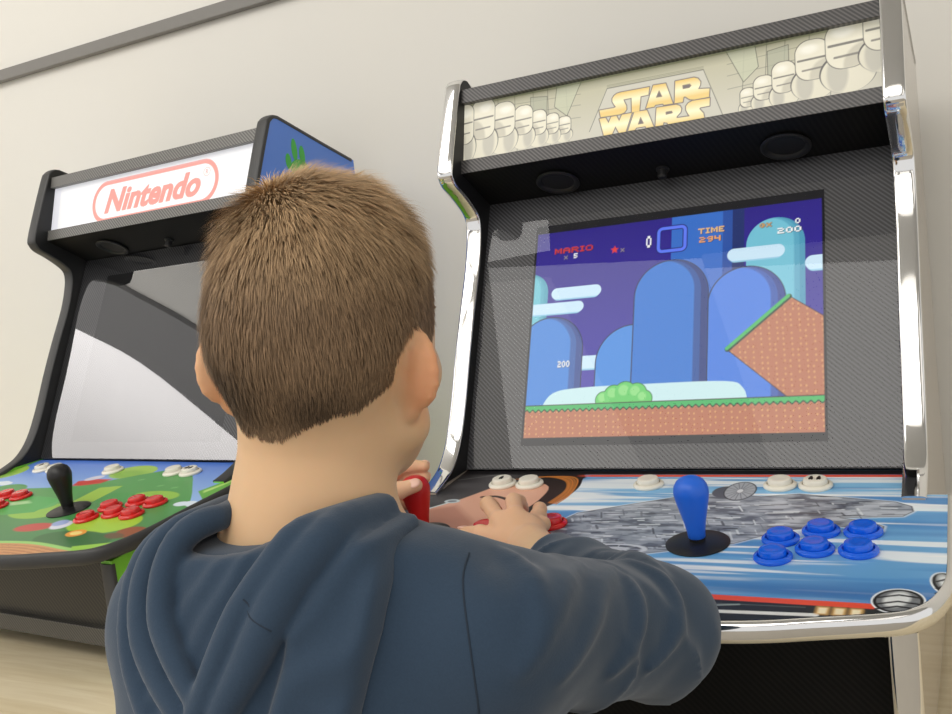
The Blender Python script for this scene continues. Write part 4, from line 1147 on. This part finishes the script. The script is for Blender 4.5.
for s in (-1, 1):
    e = blob('eye', hd(s * 0.028, 0.071, -0.031), (0.0115, 0.0105, 0.0085), RT, m_eye)
    blob('iris', hd(s * 0.028 - 0.0, 0.0795, -0.031), (0.0055, 0.003, 0.0055), RT, m_iris, e, 10)
    blob('eyebrow', hd(s * 0.030, 0.0775, -0.0135), (0.015, 0.004, 0.0028), RT, m_brow)

# --- hooded sweatshirt
m_cloth, nt, b = new_mat('navy_sweatshirt')
tc = nt.nodes.new('ShaderNodeTexCoord'); n1 = nt.nodes.new('ShaderNodeTexNoise'); n1.inputs['Scale'].default_value = 9; n1.inputs['Detail'].default_value = 4
n2 = nt.nodes.new('ShaderNodeTexNoise'); n2.inputs['Scale'].default_value = 900; n2.inputs['Detail'].default_value = 2
mx = nt.nodes.new('ShaderNodeMix'); mx.data_type = 'RGBA'; mx.inputs[6].default_value = L4((45, 60, 77)); mx.inputs[7].default_value = L4((60, 77, 96))
ad = nt.nodes.new('ShaderNodeMath'); ad.operation = 'ADD'; hf = nt.nodes.new('ShaderNodeMath'); hf.operation = 'MULTIPLY'; hf.inputs[1].default_value = 0.5
bp = nt.nodes.new('ShaderNodeBump'); bp.inputs['Strength'].default_value = 0.25; bp.inputs['Distance'].default_value = 0.0006
l = nt.links.new
l(tc.outputs['Object'], n1.inputs['Vector']); l(tc.outputs['Object'], n2.inputs['Vector']); l(n1.outputs['Fac'], ad.inputs[0]); l(n2.outputs['Fac'], ad.inputs[1]); l(ad.outputs[0], hf.inputs[0]); l(hf.outputs[0], mx.inputs[0])
l(mx.outputs[2], b.inputs['Base Color']); l(n2.outputs['Fac'], bp.inputs['Height']); l(bp.outputs[0], b.inputs['Normal'])
b.inputs['Roughness'].default_value = 0.95; b.inputs['Specular IOR Level'].default_value = 0.12; b.inputs['Sheen Weight'].default_value = 0.25; b.inputs['Sheen Roughness'].default_value = 0.5

def cuff_at(W): return 0.24 if W is WR else 0.10
HUMP = (np.array([0.0234, -0.5920, 0.085]), np.array([0.0450, -0.5850, 0.077]))
def hoodie_base(p):
    d = ell(p, np.array([-0.036, -0.597, -0.10]), (0.142, 0.098, 0.235), RTT)
    d = smin(d, ell(p, PEL + UZ * 0.03, (0.130, 0.100, 0.10), RTT), 0.05)
    d = smin(d, cap(p, SL + UZ * 0.002, SR + UZ * 0.002, 0.044, 0.044), 0.045)
    d = smin(d, cap(p, NB - UZ * 0.02, NB - UZ * 0.09, 0.052, 0.085), 0.035)
    d = smin(d, cap(p, HUMP[0], HUMP[1], 0.026, 0.025), 0.02)
    for S, E_, W in ((SL, EL, WL), (SR, ER, WR)):
        d = smin(d, cap(p, S, E_, 0.047, 0.046), 0.022)
        d = smin(d, chain(p, [E_, E_ * 0.5 + W * 0.5, W + (E_ - W) * cuff_at(W)], [0.046, 0.034, 0.027], 0.01), 0.012)
    r = (p - NB) @ TR
    d = smax(d, p[:, 2] - np.interp(r, [-0.06, -0.03, 0.0, 0.03, 0.058, 0.064, 0.076, 0.092, 0.108, 0.122, 0.14], [0.110, 0.112, 0.110, 0.107, 0.105, 0.1045, 0.1045, 0.1035, 0.1005, 0.088, 0.080]), 0.008)
    return d
def folds(p):
    """drapery: ridges running across the sleeves and down the back"""
    w = np.zeros(len(p))
    for S, E_, W, sd in ((SL, EL, WL, 3), (SR, ER, WR, 5)):
        for A, Bq, fr in ((S, E_, 15), (E_, W, 20)):
            d = Bq - A; L = np.linalg.norm(d); t = ((p - A) @ d) / (L * L)
            q = p - A - np.clip(t, 0, 1)[:, None] * d
            near = np.clip((0.075 - np.linalg.norm(q, axis=1)) / 0.02, 0, 1) * np.clip(t / 0.25, 0, 1) * np.clip((1.3 - t) / 0.2, 0, 1)
            ph = t * L * 2 * PI * fr + vnoise(p, 0.05, sd, 2) * 9 + (q @ np.array([0.3, 0.3, 1.0])) * 70
            am = np.clip(0.5 + 2.6 * vnoise(p, 0.045, sd + 20, 1), 0.05, 1.3)
            w += near * am * (0.0032 * (1 - np.abs(np.sin(ph * 0.5)) ** 0.7 * 1.6) * (0.45 + 0.8 * np.clip(t, 0, 1)))
    back = np.clip((0.02 - p[:, 2]) / 0.1, 0, 1)
    w += 0.005 * vnoise(p, (0.05, 0.05, 0.14), 8, 2) * (0.4 + back) + 0.0026 * vnoise(p + 0.02 * vnoise(p, 0.06, 15, 1)[:, None], (0.03, 0.03, 0.055), 18, 2)
    return w
def hoodie_sdf(p):
    d = hoodie_base(p); nr_ = np.abs(d) < 0.016
    if nr_.any(): d[nr_] -= folds(p[nr_])
    for P, rad in CREASES: d = smin(d, tube(p, P, rad), 0.009)
    neck = cap(p, NB + np.array([0.0, 0.012, 0.0]) - UZ * 0.03, hd(0, -0.01, -0.06), 0.056, 0.050)
    d = smax(d, -neck, 0.008)
    d = smax(d, -neck_gap(p), 0.006)
    d = smax(d, -(p[:, 2] + 0.37), 0.006)                        # hem
    for E_, W in ((EL, WL), (ER, WR)):                          # open cuffs
        a_ = nv(W - E_); c = W + (E_ - W) * cuff_at(W)
        lim = (p - c) @ a_ - 0.004
        nearw = np.linalg.norm(p - W, axis=1) < 0.085
        d = np.where(nearw, smax(d, lim, 0.006), d)
        d = smax(d, -cap(p, W + a_ * 0.03, c - a_ * 0.012, 0.0215, 0.0225), 0.003)
    return d
#HOOD
def grad(f, P, e=5e-4):
    G = np.stack([f(P + np.eye(3)[i] * e) - f(P - np.eye(3)[i] * e) for i in range(3)], -1)
    return G / np.maximum(np.linalg.norm(G, axis=1), 1e-9)[:, None]
def lifted(pts, off):
    P = np.array(smooth_poly(pts, 3)); P = P - grad(hoodie_base, P) * hoodie_base(P)[:, None]
    return P + grad(hoodie_base, P) * off
def tube(p, P, r, k=0.006):
    P = np.asarray(P); lo = P.min(0) - np.max(r) - 0.012; hi = P.max(0) + np.max(r) + 0.012
    out = np.full(len(p), 0.012)
    m = ((p > lo) & (p < hi)).all(1)
    if m.any():
        q = p[m]; d = None; n = len(P)
        rr = np.full(n, r) if np.isscalar(r) else np.interp(np.linspace(0, 1, n), np.linspace(0, 1, len(r)), r)
        for i in range(n - 1):
            c = cap(q, P[i], P[i + 1], rr[i], rr[i + 1]); d = c if d is None else np.minimum(d, c)
        out[m] = d
    return out
L1 = lifted([(-0.078, -0.560, 0.100), (-0.073, -0.598, 0.109), (-0.0650, -0.6220, 0.1130), (-0.0690, -0.632, 0.1110), (-0.0752, -0.6402, 0.1040), (-0.0775, -0.6522, 0.0915), (-0.0712, -0.6636, 0.0727), (-0.0581, -0.6714, 0.0569), (-0.043, -0.6772, 0.0412), (-0.0365, -0.6797, 0.0331)], 0.009)
L2 = lifted([(-0.094, -0.565, 0.098), (-0.090, -0.600, 0.103), (-0.086, -0.6210, 0.1060), (-0.0905, -0.6285, 0.1050), (-0.0985, -0.6400, 0.0980), (-0.0960, -0.6526, 0.0815), (-0.0855, -0.6662, 0.0609), (-0.0684, -0.675, 0.0432), (-0.0501, -0.6815, 0.0279), (-0.040, -0.684, 0.018)], 0.007)
L3 = lifted([(-0.110, -0.575, 0.092), (-0.112, -0.605, 0.096), (-0.1150, -0.6270, 0.0950), (-0.1130, -0.6470, 0.0830), (-0.1039, -0.6646, 0.0528), (-0.0852, -0.6765, 0.0275), (-0.0650, -0.6837, 0.0090), (-0.045, -0.687, 0.000)], 0.003)
R1 = lifted([(0.002, -0.545, 0.104), (0.010, -0.566, 0.111), (0.0125, -0.5896, 0.1165), (0.0085, -0.6155, 0.1165), (0.0023, -0.6335, 0.1112), (-0.0087, -0.6486, 0.0962), (-0.0181, -0.6597, 0.0795), (-0.0257, -0.6691, 0.0606), (-0.0333, -0.6773, 0.0396), (-0.0380, -0.6803, 0.0262)], 0.011)
R2 = lifted([(0.014, -0.552, 0.096), (0.018, -0.575, 0.102), (0.018, -0.600, 0.1060), (0.0140, -0.6275, 0.1040), (0.0048, -0.6440, 0.0940), (-0.0035, -0.6580, 0.0740), (-0.0130, -0.6690, 0.0520), (-0.0230, -0.6770, 0.0330)], 0.010)
CREASES = [(lifted(c, -0.0012), [0.002, 0.0055, 0.006, 0.004, 0.002]) for c in (
    [(0.1119, -0.5183, 0.0645), (0.1218, -0.5595, 0.0693), (0.1255, -0.589, 0.0632), (0.1223, -0.6049, 0.0509), (0.1157, -0.6143, 0.0399)],
    [(0.1204, -0.4863, 0.0515), (0.1266, -0.5237, 0.053), (0.1313, -0.5489, 0.0465), (0.1317, -0.576, 0.0361), (0.1275, -0.5915, 0.0292)],
    [(0.0707, -0.370, 0.0200), (0.0907, -0.3897, 0.0252), (0.1186, -0.4183, 0.0333), (0.1341, -0.4274, 0.0288)],
    [(0.1155, -0.4425, 0.0412), (0.132, -0.4386, 0.0325), (0.1442, -0.4444, 0.0215), (0.1499, -0.457, 0.0084), (0.1481, -0.4738, -0.0028), (0.1421, -0.4912, -0.0091)],
    [(0.0884, -0.5663, 0.0866), (0.1022, -0.5746, 0.0812), (0.1194, -0.5927, 0.0716), (0.123, -0.6002, 0.0582)],
    [(0.1299, -0.4841, 0.0436), (0.1392, -0.4962, 0.0313), (0.1408, -0.5116, 0.0185), (0.134, -0.5321, 0.0058)])]
POUCH = [(0.066, 0.140), (0.056, 0.110), (0.044, 0.095), (0.034, 0.073), (0.028, 0.047), (0.020, 0.020), (-0.010, -0.034), (0.036, -0.034), (0.060, 0.004), (0.069, 0.039), (0.076, 0.066), (0.078, 0.088), (0.075, 0.104), (0.074, 0.140)]
WHOLE = [(-0.098, 0.140), (-0.094, 0.097), (-0.088, 0.077), (-0.079, 0.050), (-0.062, 0.022), (-0.040, -0.012), (-0.010, -0.036), (0.036, -0.036), (0.060, 0.004), (0.069, 0.039), (0.076, 0.066), (0.078, 0.088), (0.075, 0.104), (0.074, 0.140)]
def sd2(r, z, pts):
    d = np.full(len(r), 1e9); ins = np.zeros(len(r), bool); n = len(pts)
    for i in range(n):
        (x0, y0), (x1, y1) = pts[i], pts[(i + 1) % n]; ex, ey = x1 - x0, y1 - y0
        t = np.clip(((r - x0) * ex + (z - y0) * ey) / (ex * ex + ey * ey + 1e-12), 0, 1)
        d = np.minimum(d, (r - x0 - t * ex) ** 2 + (z - y0 - t * ey) ** 2)
        if y0 != y1: ins ^= ((y0 > z) != (y1 > z)) & (r < (x1 - x0) * (z - y0) / (y1 - y0) + x0)
    d = np.sqrt(d); return np.where(ins, -d, d)
NLR = [-0.060, -0.036, -0.017, -0.002, 0.014, 0.025, 0.031, 0.044, 0.055]; NLZ = [0.104, 0.105, 0.106, 0.108, 0.112, 0.116, 0.121, 0.126, 0.128]
def neck_gap(p):
    """region above the slack neckline at the back"""
    r = (p - NB) @ TR
    return np.maximum(np.maximum(np.interp(r, NLR, NLZ) - p[:, 2], np.abs(r + 0.006) - 0.050), (p - NB) @ TF - 0.03)
def hood_sdf(p):
    b = hoodie_base(p); r = (p - NB) @ TR; z = p[:, 2]; f = (p - NB) @ TF
    wr = 0.0016 * np.sin(r * 330 - z * 180 + 14 * vnoise(p, 0.05, 31, 1)) + 0.003 * vnoise(p, 0.03, 33, 2)
    d = smax(np.maximum(b - 0.0055 - 0.5 * wr, -b - 0.004), sd2(r, z, WHOLE), 0.006)
    d = smax(d, f - 0.0, 0.01)
    d2 = smax(np.maximum(b - 0.0135 - wr, -b - 0.004), sd2(r, z, POUCH), 0.008)
    d2 = smax(d2, f - 0.015, 0.01)
    d = smin(d, d2, 0.004)
    d = smax(d, -neck_gap(p), 0.004)
    d = smax(d, z - np.interp(r, [-0.03, 0.0, 0.03, 0.058, 0.064], [0.20, 0.124, 0.1215, 0.119, 0.112]), 0.005)
    for P, rad in ((L3, [0.006, 0.009, 0.008, 0.006]), (L2, [0.007, 0.009, 0.009, 0.006]), (L1, [0.006, 0.0085, 0.0085, 0.006]), (R2, [0.006, 0.0115, 0.012, 0.008]), (R1, [0.006, 0.0085, 0.0085, 0.007])):
        d = smin(d, tube(p, P, rad), 0.0035)
    return smax(d, np.minimum(f + 0.002, 0.03) - np.clip(0.02 - r, 0, 0.06) * 2, 0.006)
VHo, FHo = sdf_mesh('hoodie', hoodie_sdf, (-0.37, -0.76, -0.40), (0.21, -0.20, 0.17), 0.0031)
# the sleeve resting on the panel's rim is pressed flat by it
hh_ = VHo[:, 2] * CA - VHo[:, 1] * SA + 0.0028; vv_ = -VHo[:, 1] * CA - VHo[:, 2] * SA
pressed = (np.abs(VHo[:, 0]) < 0.30) & (vv_ < 0.350) & (hh_ < 0.0008) & (hh_ > -0.022)
VHo[pressed] += np.array([0, -SA, CA]) * (0.0008 - hh_[pressed])[:, None]
hoodie = pobj('hooded_sweatshirt', VHo, FHo, m_cloth)
hoodie['label'] = 'dark blue hooded sweatshirt'
VHd, FHd = sdf_mesh('hood', hood_sdf, (-0.16, -0.73, -0.06), (0.08, -0.53, 0.165), 0.0021)
hood = pobj('hood', VHd, FHd, m_cloth, None)
hood['label'] = 'folded hood lying on the back'
# seam across the hood's rim band and the armhole seam
m_seam = simple('seam_thread', (36, 48, 62), 0.9)
def tube_mesh(name, P, r, m, parent):
    P = np.asarray(P); V = []; n = 8
    for i in range(len(P)):
        t = nv(P[min(i + 1, len(P) - 1)] - P[max(i - 1, 0)]); a_ = nv(np.cross(t, (0.3, 0.2, 1))); b_ = np.cross(t, a_)
        V += [P[i] + r * (a_ * math.cos(2 * PI * k / n) + b_ * math.sin(2 * PI * k / n)) for k in range(n)]
    F = [[i * n + k, i * n + (k + 1) % n, (i + 1) * n + (k + 1) % n, (i + 1) * n + k] for i in range(len(P) - 1) for k in range(n)]
    return pobj(name, np.array(V), np.array(F), m, parent)
def onto(f, pts, off=0.0, it=4):
    P = np.array(smooth_poly(pts, 5))
    for _ in range(it): P = P - grad(f, P) * f(P)[:, None]
    return P + grad(f, P) * off
hood.parent = hoodie
tube_mesh('seam', onto(hoodie_sdf, [(0.0800, -0.5900, 0.0950), (0.0834, -0.6072, 0.0845), (0.0925, -0.6230, 0.0592), (0.0950, -0.6268, 0.0206), (0.0900, -0.625, -0.02)], 0.0), 0.0006, m_seam, hoodie)
tube_mesh('seam', onto(hood_sdf, [(-0.0125, -0.668, 0.0900), (-0.0050, -0.672, 0.0830), (0.0040, -0.672, 0.0770)], -0.0001, 10), 0.0005, m_seam, hood)
# --- white undershirt collar peeping out on the left
TC = onto(body_sdf, [(-0.078, -0.618, 0.112), (-0.072, -0.630, 0.1085), (-0.064, -0.640, 0.1055), (-0.052, -0.647, 0.102)], 0.0045)
sh_ = tube_mesh('undershirt', TC, 0.0030, simple('white_cotton', (214, 208, 196), 0.9), person); sh_['label'] = 'white undershirt collar'

# --- short light-brown hair: fine tapered strands over a thin cap
m_hair = art_mat('hair', 0.0, 0.62, 1.0, 0.25)
def hq(P): return (P - HC) @ RT.T
AZ = np.radians([0, 20, 40, 58, 70, 80, 92, 104, 116, 130, 150, 180]); ZTL = [-0.078, -0.074, -0.064, -0.050, -0.034, -0.022, -0.026, -0.048, -0.010, 0.018, 0.036, 0.042]
def hairness(P):
    q = hq(P); az = np.arctan2(np.abs(q[:, 0]), -q[:, 1] - 0.004)
    zt = np.interp(az, AZ, ZTL) + 0.010 * vnoise(P, 0.012, 41, 2) - 0.012 * np.clip(-q[:, 0] / 0.03, -1, 1) * np.clip(1 - az / 0.8, 0, 1)
    return q[:, 2] - zt
def scalp_only(P):
    """points of the skull itself, not of an ear"""
    q = hq(P); m = np.ones(len(P), bool)
    for s_ in (-1, 1):
        e = (q - np.array([s_ * 0.070, -0.021, -0.046])) / np.array([0.0180, 0.023, 0.029])
        m &= (e ** 2).sum(1) > 1
    return m
NH = grad(head_sdf, VH)
hm = (hairness(VH) > 0.000) & scalp_only(VH)
Fc = FH[hm[FH].all(1)]; used = np.unique(Fc); mp_i = np.full(len(VH), -1); mp_i[used] = np.arange(len(used))
Vc = VH[used] + NH[used] * (0.0002 + 0.0006 * np.clip(hairness(VH[used]) / 0.02, 0, 1))[:, None]; Fc = mp_i[Fc]
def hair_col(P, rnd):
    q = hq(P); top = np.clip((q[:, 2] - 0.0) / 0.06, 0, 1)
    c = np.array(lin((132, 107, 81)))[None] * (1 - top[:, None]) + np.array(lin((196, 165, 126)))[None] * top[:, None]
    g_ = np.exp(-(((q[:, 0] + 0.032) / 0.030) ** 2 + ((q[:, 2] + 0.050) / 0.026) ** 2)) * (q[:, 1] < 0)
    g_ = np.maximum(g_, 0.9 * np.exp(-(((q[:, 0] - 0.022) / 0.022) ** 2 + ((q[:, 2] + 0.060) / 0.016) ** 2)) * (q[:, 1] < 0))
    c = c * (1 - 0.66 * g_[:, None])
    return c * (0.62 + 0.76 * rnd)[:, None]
rg = np.random.default_rng(12)
tri = np.concatenate([FH[:, [0, 1, 2]], FH[:, [0, 2, 3]]])
A_, B_, C_ = VH[tri[:, 0]], VH[tri[:, 1]], VH[tri[:, 2]]
ar = np.linalg.norm(np.cross(B_ - A_, C_ - A_), axis=1); ok = hm[tri].all(1); ar = np.where(ok, ar, 0)
NS = 52000
ti = rg.choice(len(tri), NS, p=ar / ar.sum()); r1 = np.sqrt(rg.random(NS)); r2 = rg.random(NS)
P0 = A_[ti] * (1 - r1)[:, None] + B_[ti] * (r1 * (1 - r2))[:, None] + C_[ti] * (r1 * r2)[:, None]
N0 = nv(np.ones(3)) * 0 + NH[tri[ti, 0]]
q0 = hq(P0)
WH = np.array([-0.020, -0.036, 0.062])
d0 = q0 - WH; dn = np.linalg.norm(d0, axis=1, keepdims=True)
flow = d0 / np.maximum(dn, 1e-4)
spin = np.stack([-flow[:, 1], flow[:, 0], np.zeros(NS)], -1)
sw = np.clip(1 - dn / 0.05, 0, 1); flow = flow + spin * sw * 0.8
flow[:, 2] -= np.clip(-(q0[:, 1]) / 0.05, 0, 1) * 0.8 + 0.15          # falls at the back
flow = flow @ RT
flow += 0.42 * np.stack([vnoise(P0, 0.011, 51 + i, 2) for i in range(3)], -1) + 0.12 * rg.normal(size=(NS, 3))
flow -= N0 * (flow * N0).sum(1, keepdims=True); flow /= np.linalg.norm(flow, axis=1, keepdims=True) + 1e-9
hz = hairness(P0); topw = np.clip((q0[:, 2] - 0.010) / 0.05, 0, 1)
Ln = (0.0105 + 0.0105 * topw) * np.clip(0.30 + hz / 0.05, 0.30, 1.0) * rg.uniform(0.7, 1.2, NS) * (1 + 0.6 * vnoise(P0, 0.010, 61, 1))
lift = 0.27 + 0.38 * topw + 0.11 * rg.normal(size=NS) + 0.25 * np.clip(-q0[:, 0] / 0.05, 0, 1) * topw
Wd = np.cross(N0, flow); pts = [P0]
cur = P0
for k in range(3):
    an = lift * (1.15 - 0.45 * k)
    cur = cur + (Ln / 3)[:, None] * (flow * np.cos(an)[:, None] + N0 * np.sin(an)[:, None]); pts.append(cur)
base_w = rg.uniform(0.00018, 0.00034, NS)
Vs = np.stack([np.stack([pts[k] - Wd * (base_w * w_)[:, None], pts[k] + Wd * (base_w * w_)[:, None]], 1) for k, w_ in enumerate((1, 0.9, 0.65, 0.12))], 1)   # NS,4,2,3
base = np.arange(NS)[:, None] * 8
Fs = np.concatenate([np.stack([base[:, 0] + 2 * k, base[:, 0] + 2 * k + 1, base[:, 0] + 2 * k + 3, base[:, 0] + 2 * k + 2], -1) for k in range(3)])
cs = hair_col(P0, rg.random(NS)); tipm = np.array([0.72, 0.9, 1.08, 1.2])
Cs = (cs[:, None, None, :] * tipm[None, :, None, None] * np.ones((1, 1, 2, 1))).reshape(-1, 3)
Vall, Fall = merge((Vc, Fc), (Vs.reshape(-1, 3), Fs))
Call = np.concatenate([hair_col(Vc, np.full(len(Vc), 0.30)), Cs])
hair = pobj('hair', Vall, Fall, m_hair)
hair['label'] = 'short light brown hair'
at_ = hair.data.color_attributes.new('Col', 'FLOAT_COLOR', 'POINT')
at_.data.foreach_set('color', np.concatenate([Call, np.ones((len(Call), 1))], 1).astype(np.float32).ravel())

# --- trousers and shoes (below the frame)
m_trs = simple('dark_denim', (38, 44, 58), 0.9, noise=0.1, nscale=60); m_shoe = simple('grey_canvas', (96, 98, 104), 0.8); m_sole = simple('white_sole', (225, 223, 216), 0.6)
def trs(p):
    d = ell(p, PEL + UZ * 0.0, (0.118, 0.090, 0.09), RTT)
    for h_, k_, an in ((HIPL, KL, AL_), (HIPR, KR, AR_)): d = smin(d, chain(p, [h_, k_, an], [0.070, 0.052, 0.046], 0.02), 0.03)
    d = d - 0.003 * vnoise(p, (0.05, 0.05, 0.03), 4, 2)
    d = smax(d, p[:, 2] - (PEL[2] + 0.05), 0.005)
    return smax(d, -(p[:, 2] - (AL_[2] - 0.005)), 0.005)
pobj('trousers', *sdf_mesh('trs', trs, (-0.26, -0.76, -0.97), (0.17, -0.45, -0.25), 0.006), m_trs)
for an in (AL_, AR_):
    c = np.array([an[0], an[1], -ZM])
    f = lambda p: smax(smin(ell(p, c + TF * 0.045 + UZ * 0.030, (0.040, 0.105, 0.038), RTT), cap(p, c + UZ * 0.04, c + UZ * 0.085, 0.036, 0.034), 0.02), -(p[:, 2] + ZM - 0.014), 0.003)
    sh = pobj('shoe', *sdf_mesh('shoe', f, c + np.array([-.09, -.14, -.01]), c + np.array([.09, .19, .14]), 0.004), m_shoe)
    g_ = lambda p: smax(ell(p, c + TF * 0.045 + UZ * 0.010, (0.044, 0.110, 0.030), RTT), np.abs(p[:, 2] + ZM - 0.009) - 0.009, 0.002)
    pobj('sole', *sdf_mesh('sole', g_, c + np.array([-.09, -.14, -.012]), c + np.array([.09, .19, .06]), 0.004), m_sole, sh)
